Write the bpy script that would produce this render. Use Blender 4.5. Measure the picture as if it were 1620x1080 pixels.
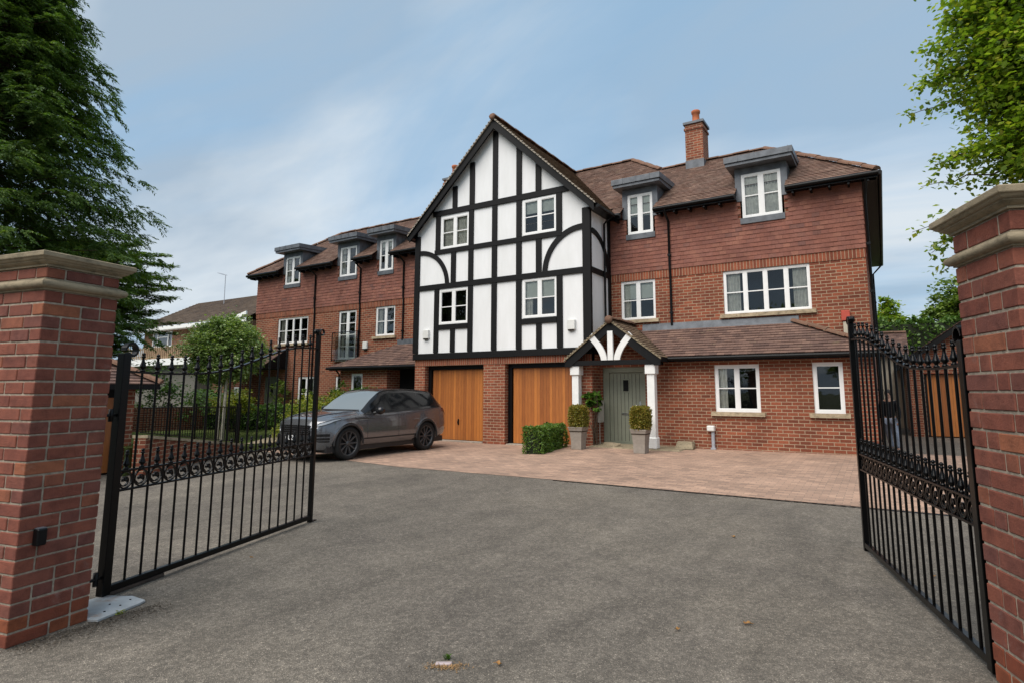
import bpy, math, random
import numpy as np
from mathutils import Vector, Matrix
random.seed(7); RNG = np.random.default_rng(11)
R = math.radians
SC = bpy.context.scene
COL = SC.collection
for o in list(bpy.data.objects): bpy.data.objects.remove(o)

# ---------------------------------------------------------------- camera
FPX, PCX, PCY, CAMH = 917.6, 840.0, 495.0, 1.6
def _n(v): return Vector(v).normalized()
_Y = _n((560, 122, FPX)); _X = _n((1530, -122, -FPX)); _Z = _X.cross(_Y)
if _Z.y > 0: _Z = -_Z
cr = Vector((_X.x, _Y.x, _Z.x)); cd = Vector((_X.y, _Y.y, _Z.y)); cf = Vector((_X.z, _Y.z, _Z.z))
cam = bpy.data.cameras.new('camera'); camo = bpy.data.objects.new('camera', cam); COL.objects.link(camo)
m = Matrix((cr, -cd, -cf)).transposed().to_4x4(); m.translation = Vector((0, 0, CAMH)); camo.matrix_world = m
cam.sensor_fit = 'HORIZONTAL'; cam.sensor_width = 36.0; cam.lens = 36.0 * FPX / 1620.0
cam.shift_x = (810 - PCX) / 1620.0; cam.shift_y = -(540 - PCY) / 1620.0
cam.clip_start = 0.05; cam.clip_end = 3000
SC.camera = camo

# ---------------------------------------------------------------- light
SUN_EL, SUN_AZ = R(54), R(191)      # azimuth from +Y towards +X : sun behind the camera, to its left
W = bpy.data.worlds.new('World'); SC.world = W; W.use_nodes = True
nt = W.node_tree; nt.nodes.clear()
def wn(t, **k):
    n = nt.nodes.new(t)
    for a, b in k.items(): setattr(n, a, b)
    return n
out = wn('ShaderNodeOutputWorld'); bg = wn('ShaderNodeBackground'); bg.inputs[1].default_value = 0.12
sky = wn('ShaderNodeTexSky', sky_type='NISHITA', sun_disc=False, sun_elevation=SUN_EL, sun_rotation=SUN_AZ)
sky.altitude = 100; sky.air_density = 1.0; sky.dust_density = 1.2; sky.ozone_density = 2.0
tc = wn('ShaderNodeTexCoord'); sep = wn('ShaderNodeSeparateXYZ'); nt.links.new(tc.outputs['Generated'], sep.inputs[0])
def wm(op, a, b=None):
    n = wn('ShaderNodeMath', operation=op)
    for i, v in enumerate((a, b)):
        if v is None: continue
        if isinstance(v, (int, float)): n.inputs[i].default_value = v
        else: nt.links.new(v, n.inputs[i])
    return n.outputs[0]
zz = wm('ADD', wm('MAXIMUM', sep.outputs[2], 0.0), 0.18)
cmb = wn('ShaderNodeCombineXYZ'); nt.links.new(wm('DIVIDE', sep.outputs[0], zz), cmb.inputs[0]); nt.links.new(wm('DIVIDE', sep.outputs[1], zz), cmb.inputs[1])
mp = wn('ShaderNodeMapping'); nt.links.new(cmb.outputs[0], mp.inputs[0])
mp.inputs['Scale'].default_value = (0.42, 1.05, 1); mp.inputs['Rotation'].default_value = (0, 0, R(38)); mp.inputs['Location'].default_value = (3.1, 2.2, 0)
n1 = wn('ShaderNodeTexNoise'); n1.inputs['Scale'].default_value = 1.15; n1.inputs['Detail'].default_value = 9; n1.inputs['Roughness'].default_value = 0.58; n1.inputs['Distortion'].default_value = 0.8
nt.links.new(mp.outputs[0], n1.inputs['Vector'])
cr_ = wn('ShaderNodeValToRGB'); cr_.color_ramp.elements[0].position = 0.34; cr_.color_ramp.elements[1].position = 0.60
cr_.color_ramp.elements[0].color = (0.30, 0.30, 0.30, 1); cr_.color_ramp.elements[1].color = (0.95, 0.95, 0.95, 1)
nt.links.new(n1.outputs[0], cr_.inputs[0])
mix = wn('ShaderNodeMix', data_type='RGBA'); nt.links.new(cr_.outputs[0], mix.inputs['Factor'])
base = wn('ShaderNodeMix', data_type='RGBA'); base.inputs['Factor'].default_value = .8; nt.links.new(sky.outputs[0], base.inputs['A']); base.inputs['B'].default_value = (1.40, 2.38, 3.35, 1)
nt.links.new(base.outputs['Result'], mix.inputs['A']); 
n2 = wn('ShaderNodeTexNoise'); n2.inputs['Scale'].default_value = 1.0; n2.inputs['Detail'].default_value = 6; n2.inputs['Roughness'].default_value = .5; nt.links.new(mp.outputs[0], n2.inputs['Vector'])
cr2 = wn('ShaderNodeValToRGB'); cr2.color_ramp.elements[0].position = .42; cr2.color_ramp.elements[1].position = .58; cr2.color_ramp.elements[0].color = (1.85, 2.35, 2.9, 1); cr2.color_ramp.elements[1].color = (3.4, 3.7, 3.95, 1)
nt.links.new(n2.outputs[0], cr2.inputs[0]); nt.links.new(cr2.outputs[0], mix.inputs['B'])
nt.links.new(mix.outputs['Result'], bg.inputs[0]); nt.links.new(bg.outputs[0], out.inputs[0])
sl = bpy.data.lights.new('sun', 'SUN'); sl.energy = 2.45; sl.angle = R(60); sl.color = (1.0, 0.93, 0.85)
so = bpy.data.objects.new('sun', sl); COL.objects.link(so)
sd = Vector((math.sin(SUN_AZ) * math.cos(SUN_EL), math.cos(SUN_AZ) * math.cos(SUN_EL), math.sin(SUN_EL)))
so.rotation_euler = (-sd).to_track_quat('-Z', 'Y').to_euler()
SC.view_settings.view_transform = 'Standard'; SC.view_settings.look = 'None'; SC.view_settings.exposure = 0.86; SC.view_settings.gamma = 1

# ---------------------------------------------------------------- helpers: objects
def thing(name, label, cat, loc=(0, 0, 0), rz=0.0, group=None, kind=None):
    o = bpy.data.objects.new(name, None); COL.objects.link(o); o.empty_display_size = 0.2
    o.location = loc; o.rotation_euler = (0, 0, rz)
    return tag(o, label, cat, group, kind)
def tag(o, label=None, cat=None, group=None, kind=None):
    if label: o['label'] = label
    if cat: o['category'] = cat
    if group: o['group'] = group
    if kind: o['kind'] = kind
    return o
def copy_tree(o, parent=None):
    c = o.copy(); COL.objects.link(c); c.parent = parent
    for ch in list(o.children): copy_tree(ch, c)
    return c

class MB:
    """collects polygons; build() links them as one mesh object (metric UVs)"""
    def __init__(s): s.v = []; s.f = []; s.m = []; s.sm = []
    def poly(s, pts, mi=0, sm=False):
        b = len(s.v); s.v += [tuple(p) for p in pts]; s.f.append(tuple(range(b, b + len(pts)))); s.m.append(mi); s.sm.append(sm)
    def mesh(s, vs, fs, mi=0, sm=False):
        b = len(s.v); s.v += [tuple(p) for p in vs]
        for f in fs: s.f.append(tuple(b + i for i in f)); s.m.append(mi); s.sm.append(sm)
    def box(s, x0, x1, y0, y1, z0, z1, mi=0):
        s.hexa([(x0, y0, z0), (x1, y0, z0), (x1, y1, z0), (x0, y1, z0), (x0, y0, z1), (x1, y0, z1), (x1, y1, z1), (x0, y1, z1)], mi)
    def hexa(s, p, mi=0):
        s.mesh(p, [(0, 3, 2, 1), (4, 5, 6, 7), (0, 1, 5, 4), (1, 2, 6, 5), (2, 3, 7, 6), (3, 0, 4, 7)], mi)
    def cbox(s, x0, x1, y0, y1, z0, z1, c=0.004, mi=0):
        # chamfered box
        vs = []; 
        for sx, (xa, xb) in enumerate(((x0, x0 + c), (x1, x1 - c))):
            for sy, (ya, yb) in enumerate(((y0, y0 + c), (y1, y1 - c))):
                for sz, (za, zb) in enumerate(((z0, z0 + c), (z1, z1 - c))):
                    vs += [(xa, yb, zb), (xb, ya, zb), (xb, yb, za)]
        I = lambda a, b, cc, k: (a * 4 + b * 2 + cc) * 3 + k
        fs = []
        for a in (0, 1):
            q = [I(a, 0, 0, 0), I(a, 1, 0, 0), I(a, 1, 1, 0), I(a, 0, 1, 0)]; fs.append(q if a else q[::-1])
            q = [I(0, a, 0, 1), I(1, a, 0, 1), I(1, a, 1, 1), I(0, a, 1, 1)]; fs.append(q[::-1] if a else q)
            q = [I(0, 0, a, 2), I(1, 0, a, 2), I(1, 1, a, 2), I(0, 1, a, 2)]; fs.append(q if a else q[::-1])
        for a in (0, 1):
            for b in (0, 1):
                q = [I(a, b, 0, 0), I(a, b, 1, 0), I(a, b, 1, 1), I(a, b, 0, 1)]; fs.append(q if a != b else q[::-1])
                q = [I(a, 0, b, 0), I(a, 1, b, 0), I(a, 1, b, 2), I(a, 0, b, 2)]; fs.append(q[::-1] if a != b else q)
                q = [I(0, a, b, 1), I(1, a, b, 1), I(1, a, b, 2), I(0, a, b, 2)]; fs.append(q if a != b else q[::-1])
                for d in (0, 1):
                    q = [I(a, b, d, 0), I(a, b, d, 1), I(a, b, d, 2)]; fs.append(q if (a + b + d) % 2 else q[::-1])
        s.mesh(vs, fs, mi)
    def prism(s, pts, vec, mi=0):
        # pts: planar 3D polygon, extruded along vec
        n = len(pts); vec = Vector(vec); a = [Vector(p) for p in pts]; b = [p + vec for p in a]
        nn = Vector((0, 0, 0))
        for i in range(n): nn += a[i].cross(a[(i + 1) % n])
        if nn.dot(vec) > 0: a.reverse(); b.reverse()
        s.poly(a, mi); s.poly(b[::-1], mi)
        for i in range(n):
            j = (i + 1) % n; s.poly([a[j], a[i], b[i], b[j]], mi)
    def tube(s, path, r, n=8, mi=0, closed=False, caps=True, sm=True):
        P = [Vector(p) for p in path]; N = len(P)
        rr = r if isinstance(r, (list, tuple)) else [r] * N
        T = []
        for i in range(N):
            if closed: t = P[(i + 1) % N] - P[i - 1]
            else: t = P[min(i + 1, N - 1)] - P[max(i - 1, 0)]
            T.append(t.normalized())
        u = T[0].orthogonal().normalized(); vs = []
        for i in range(N):
            u = (u - T[i] * u.dot(T[i])); u = u.normalized() if u.length > 1e-6 else T[i].orthogonal().normalized()
            w = T[i].cross(u)
            for k in range(n):
                a = 2 * math.pi * (k + .5) / n; vs.append(P[i] + (u * math.cos(a) + w * math.sin(a)) * rr[i])
        fs = []
        for i in range(N if closed else N - 1):
            j = (i + 1) % N
            for k in range(n):
                l = (k + 1) % n; fs.append((i * n + k, i * n + l, j * n + l, j * n + k))
        s.mesh(vs, fs, mi, sm)
        if caps and not closed:
            s.poly([vs[k] for k in range(n)][::-1], mi); s.poly([vs[(N - 1) * n + k] for k in range(n)], mi)
    def lathe(s, prof, c=(0, 0, 0), n=12, axis='z', mi=0, sm=True, rot=0.0, sx=1.0):
        vs = []; c = Vector(c)
        for (r, h) in prof:
            for k in range(n):
                a = 2 * math.pi * k / n + rot; p = (r * math.cos(a) * sx, r * math.sin(a), h)
                if axis == 'x': p = (h, r * math.cos(a), r * math.sin(a))
                if axis == 'y': p = (r * math.cos(a), h, r * math.sin(a))
                vs.append(c + Vector(p))
        fs = []
        for i in range(len(prof) - 1):
            for k in range(n):
                l = (k + 1) % n; f = (i * n + k, i * n + l, (i + 1) * n + l, (i + 1) * n + k); fs.append(f[::-1] if axis == 'y' else f)
        s.mesh(vs, fs, mi, sm)
    def build(s, name, mats, parent=None, off=(0, 0, 0), label=None, kind=None, bevel=0):
        if not s.f: s.poly([(0, 0, 0), (.001, 0, 0), (0, .001, 0)])
        me = bpy.data.meshes.new(name); off = Vector(off)
        V = np.array([tuple(p) for p in s.v], dtype=np.float64) - np.array(off)
        me.from_pydata(V.tolist(), [], s.f)
        for mm in (mats if isinstance(mats, (list, tuple)) else [mats]): me.materials.append(mm)
        me.polygons.foreach_set('material_index', s.m); me.polygons.foreach_set('use_smooth', s.sm)
        uv = me.uv_layers.new(name='UVMap'); data = np.zeros(len(me.loops) * 2, dtype=np.float32)
        OV = V + np.array(off)
        for p in me.polygons:
            n = p.normal
            if abs(n.z) > 0.999: a = Vector((1, 0, 0)); b = Vector((0, 1, 0))
            else:
                a = Vector((-n.y, n.x, 0)).normalized(); b = n.cross(a)
            for li in p.loop_indices:
                q = OV[me.loops[li].vertex_index]
                data[2 * li] = q[0] * a.x + q[1] * a.y; data[2 * li + 1] = q[0] * b.x + q[1] * b.y + q[2] * b.z
        uv.data.foreach_set('uv', data); me.update()
        o = bpy.data.objects.new(name, me); COL.objects.link(o)
        if parent: o.parent = parent
        if bevel:
            bm = o.modifiers.new('bevel', 'BEVEL'); bm.width = bevel; bm.segments = 2; bm.limit_method = 'ANGLE'; bm.angle_limit = R(40)
        return tag(o, label, kind=kind)

def fast_mesh(name, V, n_per, mat, parent=None, off=(0, 0, 0), kind=None, smooth=False):
    """V: (N*n_per,3) independent n_per-gons"""
    V = np.asarray(V, dtype=np.float32).reshape(-1, 3) - np.array(off, dtype=np.float32); nv = len(V); nf = nv // n_per
    me = bpy.data.meshes.new(name); me.vertices.add(nv); me.vertices.foreach_set('co', V.ravel())
    me.loops.add(nv); me.loops.foreach_set('vertex_index', np.arange(nv, dtype=np.int32))
    me.polygons.add(nf); me.polygons.foreach_set('loop_start', np.arange(0, nv, n_per, dtype=np.int32))
    me.polygons.foreach_set('loop_total', np.full(nf, n_per, dtype=np.int32)); me.update(calc_edges=True)
    me.materials.append(mat); o = bpy.data.objects.new(name, me); COL.objects.link(o)
    if parent: o.parent = parent
    if kind: o['kind'] = kind
    return o

# ---------------------------------------------------------------- helpers: materials
class NM:
    def __init__(s, name):
        s.mat = bpy.data.materials.new(name); s.mat.use_nodes = True; s.t = s.mat.node_tree; s.t.nodes.clear()
        s.out = s.n('ShaderNodeOutputMaterial'); s.p = s.n('ShaderNodeBsdfPrincipled'); s.l(s.p.outputs[0], s.out.inputs[0])
        s.tc = s.n('ShaderNodeTexCoord')
    def n(s, t, **k):
        x = s.t.nodes.new(t)
        for a, b in k.items(): setattr(x, a, b)
        return x
    def l(s, a, b): s.t.links.new(a, b)
    def set(s, inp, v):
        i = s.p.inputs[inp]
        if hasattr(v, 'default_value') or hasattr(v, 'is_linked'): s.l(v, i)
        else: i.default_value = (v + (1,)) if isinstance(v, tuple) and len(v) == 3 else v
    def noise(s, scale, detail=4, rough=.55, vec=None, dist=0, stretch=None):
        v = vec if vec is not None else s.tc.outputs['Object']
        if stretch:
            mp = s.n('ShaderNodeMapping'); mp.inputs['Scale'].default_value = stretch; s.l(v, mp.inputs[0]); v = mp.outputs[0]
        x = s.n('ShaderNodeTexNoise'); x.inputs['Scale'].default_value = scale; x.inputs['Detail'].default_value = detail
        x.inputs['Roughness'].default_value = rough; x.inputs['Distortion'].default_value = dist; s.l(v, x.inputs['Vector']); return x.outputs[0]
    def ramp(s, fac, stops):
        x = s.n('ShaderNodeValToRGB'); e = x.color_ramp.elements
        while len(e) < len(stops): e.new(.5)
        for i, (p, c) in enumerate(stops):
            e[i].position = p; e[i].color = (c, c, c, 1) if isinstance(c, (int, float)) else tuple(c) + (1,)
        s.l(fac, x.inputs[0]); return x.outputs[0]
    def mix(s, a, b, fac, mode='MIX'):
        x = s.n('ShaderNodeMix', data_type='RGBA', blend_type=mode)
        for k, v in (('A', a), ('B', b), ('Factor', fac)):
            i = x.inputs[k]
            if isinstance(v, (int, float)): i.default_value = v if k == 'Factor' else (v, v, v, 1)
            elif isinstance(v, tuple): i.default_value = v + (1,)
            else: s.l(v, i)
        return x.outputs['Result']
    def bump(s, h, strength=.3, dist=.01, nrm=None):
        x = s.n('ShaderNodeBump'); x.inputs['Strength'].default_value = strength; x.inputs['Distance'].default_value = dist
        s.l(h, x.inputs['Height'])
        if nrm is not None: s.l(nrm, x.inputs['Normal'])
        return x.outputs[0]
    def brick(s, w, h, mortar, c1, c2, cm, bias=0, rot=0, off=.5, smooth=.1, vec=None):
        v = vec if vec is not None else s.tc.outputs['UV']
        if rot:
            mp = s.n('ShaderNodeMapping'); mp.inputs['Rotation'].default_value = (0, 0, rot); s.l(v, mp.inputs[0]); v = mp.outputs[0]
        x = s.n('ShaderNodeTexBrick', offset=off); x.inputs['Scale'].default_value = 1; x.inputs['Brick Width'].default_value = w
        x.inputs['Row Height'].default_value = h; x.inputs['Mortar Size'].default_value = mortar; x.inputs['Mortar Smooth'].default_value = smooth
        x.inputs['Bias'].default_value = bias
        for k, c in (('Color1', c1), ('Color2', c2), ('Mortar', cm)): x.inputs[k].default_value = c + (1,)
        s.l(v, x.inputs['Vector']); return x
    def island(s): return s.n('ShaderNodeNewGeometry').outputs['Random Per Island']

def plain(name, col, rough=.5, spec=.5, metal=0.0, var=.12, vs=6.0, bumpy=0, bs=40):
    m = NM(name); n = m.noise(vs, 5)
    lo = tuple(c * (1 - var) for c in col); hi = tuple(min(1, c * (1 + var)) for c in col)
    m.set('Base Color', m.ramp(n, [(.3, lo), (.7, hi)])); m.set('Roughness', rough); m.set('Specular IOR Level', spec); m.set('Metallic', metal)
    if bumpy: m.set('Normal', m.bump(m.noise(bs, 6), bumpy, .01))
    return m.mat

M = {}
def house_brick(name, c1, c2, cm, bw=.24, bh=.083, soldier=False):
    m = NM(name); b = m.brick(bw, bh, .0085, c1, c2, cm, bias=-.1)
    b2 = m.brick(bw, bh, .0085, (.55, .55, .6), (1.3, 1.22, 1.15), (1, 1, 1), bias=.0)   # second random stream per brick
    mpn = m.n('ShaderNodeMapping'); mpn.inputs['Location'].default_value = (bw * 7, bh * 12, 0); m.l(m.tc.outputs['UV'], mpn.inputs[0]); m.l(mpn.outputs[0], b2.inputs['Vector'])
    col = m.mix(b.outputs[0], b2.outputs[0], .6, 'MULTIPLY')
    col = m.mix(col, m.ramp(m.noise(1.1, 6), [(.3, (.78, .76, .76)), (.7, (1.12, 1.12, 1.1))]), 1.0, 'MULTIPLY')
    col = m.mix(col, m.ramp(m.noise(38, 4), [(.3, .8), (.7, 1.15)]), .8, 'MULTIPLY')
    m.set('Base Color', col); m.set('Roughness', .88); m.set('Specular IOR Level', .25)
    inv = m.ramp(b.outputs['Fac'], [(0, 1), (1, 0)])
    m.set('Normal', m.bump(m.noise(60, 4), .25, .006, m.bump(inv, .7, .012))); return m.mat
M['brick'] = house_brick('red_facing_brick', (.265, .082, .044), (.190, .058, .034), (.38, .28, .19))
M['soldier'] = house_brick('soldier_brick', (.27, .085, .045), (.20, .058, .034), (.36, .25, .17), bw=.083, bh=.24)
M['brick_far'] = house_brick('brown_brick', (.22, .10, .055), (.16, .07, .045), (.26, .19, .13))

def pier_brick(name, stops, wild):
    m = NM(name); r = m.island()
    col = m.ramp(r, stops)
    col = m.mix(col, m.ramp(m.noise(9, 6, .65), [(.32, (.62, .6, .62)), (.52, (1, 1, 1)), (.75, (1.25, 1.2, 1.12))]), .9, 'MULTIPLY')
    pale = m.ramp(m.noise(3.1, 7, .7, dist=.6), [(.60, 0), (.74, .38)])
    col = m.mix(col, (.34, .27, .25), pale) if wild else col
    m.set('Base Color', col); m.set('Roughness', .87); m.set('Specular IOR Level', .3)
    m.set('Normal', m.bump(m.noise(85, 7, .7), .7, .007, m.bump(m.noise(14, 5), .5, .016))); return m.mat
M['pier_brick'] = pier_brick('aged_pier_brick', [(0, (.205, .066, .043)), (.3, (.165, .053, .037)), (.6, (.22, .073, .046)), (.84, (.145, .054, .043)), (.96, (.24, .084, .048)), (1, (.28, .10, .052))], True)
M['plinth_brick'] = pier_brick('plinth_brick', [(0, (.235, .070, .030)), (.5, (.20, .058, .028)), (1, (.17, .046, .027))], False)
M['mortar'] = plain('pale_mortar', (.33, .28, .22), .95, .2, var=.3, vs=30, bumpy=.6, bs=120)
def stonem(name, col):
    m = NM(name); c = m.mix(m.ramp(m.noise(4, 8, .65), [(.25, tuple(x * .62 for x in col)), (.6, col), (.85, tuple(x * 1.12 for x in col))]), (.085, .075, .05), m.ramp(m.noise(8, 8, .75, stretch=(1, 1, 2.2)), [(.48, 0), (.68, .75)]))
    m.set('Base Color', c); m.set('Roughness', .9); m.set('Specular IOR Level', .25); m.set('Normal', m.bump(m.noise(70, 6), .35, .008)); return m.mat
M['stone'] = stonem('weathered_sandstone', (.30, .245, .165))
M['sill'] = stonem('sandstone_sill', (.46, .37, .25))
M['concrete'] = plain('grey_concrete', (.33, .29, .24), .9, .25, var=.25, vs=9, bumpy=.3)
def tilem(name, stops, lichen=.0, dark=.0):
    m = NM(name); col = m.ramp(m.island(), stops)
    col = m.mix(col, m.ramp(m.noise(1.4, 7, .65), [(.3, (.72, .70, .70)), (.7, (1.2, 1.2, 1.16))]), 1.0, 'MULTIPLY')
    col = m.mix(col, m.ramp(m.noise(30, 5), [(.3, .78), (.7, 1.2)]), .8, 'MULTIPLY')
    if lichen: col = m.mix(col, (.30, .25, .13), m.ramp(m.noise(2.6, 8, .72, dist=1.2), [(.60, 0), (.72, lichen)]))
    m.set('Base Color', col); m.set('Roughness', .85); m.set('Specular IOR Level', .3)
    m.set('Normal', m.bump(m.noise(45, 5), .35, .008)); return m.mat
M['roof'] = tilem('brown_roof_tile', [(0, (.14, .088, .068)), (.35, (.19, .112, .086)), (.7, (.165, .108, .086)), (1, (.235, .15, .115))], .35)
M['roof_low'] = tilem('dark_brown_roof_tile', [(0, (.10, .062, .053)), (.5, (.14, .085, .070)), (1, (.175, .108, .086))], .55)
M['roof_moss'] = tilem('mossy_roof_tile', [(0, (.115, .078, .052)), (.5, (.145, .10, .066)), (1, (.185, .13, .085))], .6)
M['hang'] = tilem('hung_red_tile', [(0, (.20, .082, .062)), (.3, (.235, .096, .070)), (.65, (.215, .092, .072)), (.9, (.27, .118, .084)), (1, (.155, .075, .064))])
M['ridge'] = tilem('ridge_tile', [(0, (.13, .075, .052)), (1, (.19, .105, .07))], .5)
def render_m():
    m = NM('white_render'); col = m.ramp(m.noise(1.3, 7, .6, stretch=(2.5, 2.5, .6)), [(.25, (.70, .705, .70)), (.65, (.78, .785, .79))])
    m.set('Base Color', col); m.set('Roughness', .8); m.set('Specular IOR Level', .3); m.set('Normal', m.bump(m.noise(55, 5), .12, .006)); return m.mat
M['render'] = render_m()
def black_m(name, col, rough, grain=True):
    m = NM(name); n = m.noise(5, 7, .65, stretch=(1, 1, 1) if not grain else (6, 6, 1))
    m.set('Base Color', m.ramp(n, [(.35, tuple(c * .8 for c in col)), (.6, col), (.85, tuple(c * 2.2 for c in col))])); m.set('Roughness', rough); m.set('Specular IOR Level', .22)
    m.set('Normal', m.bump(m.noise(60, 5), .2, .004)); return m.mat
M['timber'] = black_m('black_timber', (.0045, .0045, .005), .6)
M['iron'] = black_m('black_gloss_iron', (.0012, .0012, .0014), .28, False)
M['gutter'] = black_m('black_gutter', (.004, .004, .0045), .4, False)
M['white'] = plain('white_upvc', (.80, .80, .79), .35, .5, var=.04)
M['white_paint'] = plain('white_painted_wood', (.77, .77, .75), .5, .4, var=.06)
M['lead'] = plain('grey_lead', (.115, .125, .14), .5, .4, metal=.2, var=.3, vs=5, bumpy=.1)
M['cream'] = plain('cream_plaster', (.48, .43, .34), .85, var=.1)
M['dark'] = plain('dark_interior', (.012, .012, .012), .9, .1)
M['curtain'] = plain('net_curtain', (.68, .66, .60), .95, .1, var=.2, vs=8)
M['blind'] = plain('pale_blind', (.62, .64, .58), .8, .2, var=.06)
M['grey_pot'] = plain('grey_taupe_planter', (.27, .235, .20), .7, .3, var=.1, vs=12, bumpy=.1)
M['soil'] = plain('dark_soil', (.03, .022, .015), .95, .1, bumpy=.8)
M['sage'] = plain('sage_green_door', (.19, .20, .152), .45, .4, var=.05)
M['plastic_white'] = plain('white_plastic', (.68, .68, .65), .4, var=.05)
M['pipe_grey'] = plain('grey_plastic_pipe', (.36, .38, .42), .45, var=.15)
M['terracotta'] = plain('terracotta_clay', (.40, .125, .055), .8, .3, var=.15)
def glass_m(name, tint=(.9, .95, .95), refl=1.0, wavy=True):
    m = NM(name); m.t.nodes.remove(m.p)
    tr = m.n('ShaderNodeBsdfTransparent'); tr.inputs[0].default_value = tint + (1,)
    gl = m.n('ShaderNodeBsdfGlossy'); gl.inputs['Roughness'].default_value = .015
    if wavy: m.l(m.bump(m.noise(1.7, 2), .12, .02), gl.inputs['Normal'])
    fr = m.n('ShaderNodeFresnel'); fr.inputs[0].default_value = 1.5
    mul = m.n('ShaderNodeMath', operation='MULTIPLY'); mul.use_clamp = True; mul.inputs[1].default_value = refl; m.l(fr.outputs[0], mul.inputs[0])
    mx = m.n('ShaderNodeMixShader'); m.l(mul.outputs[0], mx.inputs[0]); m.l(tr.outputs[0], mx.inputs[1]); m.l(gl.outputs[0], mx.inputs[2]); m.l(mx.outputs[0], m.out.inputs[0])
    return m.mat
M['glass'] = glass_m('window_glass', (.93, .96, .95), 2.2)
M['clear_glass'] = glass_m('clear_glass', (.9, .95, .92), 1.2, False)
def cedar():
    m = NM('cedar_boards'); b = m.brick(.105, 50, .0035, (.47, .165, .034), (.27, .085, .019), (.11, .035, .010), off=0)
    col = m.mix(b.outputs[0], m.ramp(m.noise(7, 6, .6, stretch=(14, 14, .5)), [(.25, (.70, .66, .6)), (.7, (1.2, 1.2, 1.2))]), 1.0, 'MULTIPLY')
    m.set('Base Color', col); m.set('Roughness', .5); inv = m.ramp(b.outputs['Fac'], [(0, 1), (1, 0)]); m.set('Normal', m.bump(inv, .6, .01)); return m.mat
M['cedar'] = cedar()
def asphalt():
    m = NM('asphalt'); v = m.n('ShaderNodeTexVoronoi'); v.inputs['Scale'].default_value = 190; m.l(m.tc.outputs['Object'], v.inputs['Vector'])
    sepc = m.n('ShaderNodeSeparateColor'); m.l(v.outputs['Color'], sepc.inputs[0])
    st = m.ramp(sepc.outputs[0], [(0, (.074, .069, .063)), (.45, (.100, .093, .085)), (.8, (.132, .122, .110)), (.95, (.185, .17, .152)), (1, (.30, .275, .245))])
    v2 = m.n('ShaderNodeTexVoronoi'); v2.inputs['Scale'].default_value = 34; m.l(m.tc.outputs['Object'], v2.inputs['Vector'])
    sp2 = m.n('ShaderNodeSeparateColor'); m.l(v2.outputs['Color'], sp2.inputs[0])
    st = m.mix(st, m.ramp(sp2.outputs[1], [(0, .72), (.6, 1.0), (1, 1.35)]), .7, 'MULTIPLY')
    big = m.ramp(m.noise(.42, 7, .6, dist=.5), [(.28, (.74, .73, .74)), (.5, (.98, .97, .96)), (.72, (1.22, 1.2, 1.16))])
    mid = m.ramp(m.noise(3.2, 6, .65), [(.3, .82), (.7, 1.12)])
    col = m.mix(m.mix(st, big, 1.0, 'MULTIPLY'), mid, 1.0, 'MULTIPLY')
    col = m.mix(col, (.05, .04, .026), m.ramp(m.noise(5.5, 8, .75, dist=1.5), [(.66, 0), (.78, .65)]))
    m.set('Base Color', m.mix(m.mix(col, m.ramp(m.noise(.9, 5, .55, dist=1.0, stretch=(1.6, .35, 1)), [(.32, .78), (.5, 1.0), (.7, 1.14)]), .8, 'MULTIPLY'), (1.32, 1.26, 1.16), 1.0, 'MULTIPLY')); m.set('Roughness', .84); m.set('Specular IOR Level', .3)
    m.set('Normal', m.bump(v.outputs['Distance'], .8, .006, m.bump(m.noise(2.2, 4), .25, .03))); return m.mat
M['asphalt'] = asphalt()
def paving():
    m = NM('block_paving'); b = m.brick(.21, .105, .0055, (.39, .268, .20), (.31, .212, .16), (.21, .155, .12), rot=R(0), bias=.1)
    mp2 = m.brick(.21, .105, .0055, (.72, .7, .7), (1.3, 1.22, 1.18), (1, 1, 1)); mm = m.n('ShaderNodeMapping'); mm.inputs['Location'].default_value = (2.1, 2.1, 0)
    m.l(m.tc.outputs['UV'], mm.inputs[0]); m.l(mm.outputs[0], mp2.inputs['Vector'])
    col = m.mix(b.outputs[0], mp2.outputs[0], .7, 'MULTIPLY')
    col = m.mix(col, m.ramp(m.noise(.9, 7, .6), [(.28, (.78, .76, .74)), (.7, (1.15, 1.13, 1.1))]), 1.0, 'MULTIPLY')
    col = m.mix(col, m.ramp(m.noise(60, 3), [(.3, .82), (.7, 1.15)]), .8, 'MULTIPLY')
    m.set('Base Color', col); m.set('Roughness', .88); inv = m.ramp(b.outputs['Fac'], [(0, 1), (1, 0)])
    m.set('Normal', m.bump(m.noise(70, 5), .25, .006, m.bump(inv, .7, .01))); return m.mat
M['paving'] = paving()
def grassm(name, a, b):
    m = NM(name); col = m.mix(m.ramp(m.noise(1.2, 6), [(.3, a), (.7, b)]), m.ramp(m.noise(90, 4), [(.3, .6), (.7, 1.4)]), .8, 'MULTIPLY')
    m.set('Base Color', col); m.set('Roughness', .9); m.set('Specular IOR Level', .2); m.set('Normal', m.bump(m.noise(130, 4), .9, .03)); return m.mat
M['grass'] = grassm('lawn_grass', (.10, .135, .032), (.15, .18, .05))
M['field'] = grassm('rough_grass', (.04, .06, .018), (.07, .085, .028))
M['blade'] = None
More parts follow.
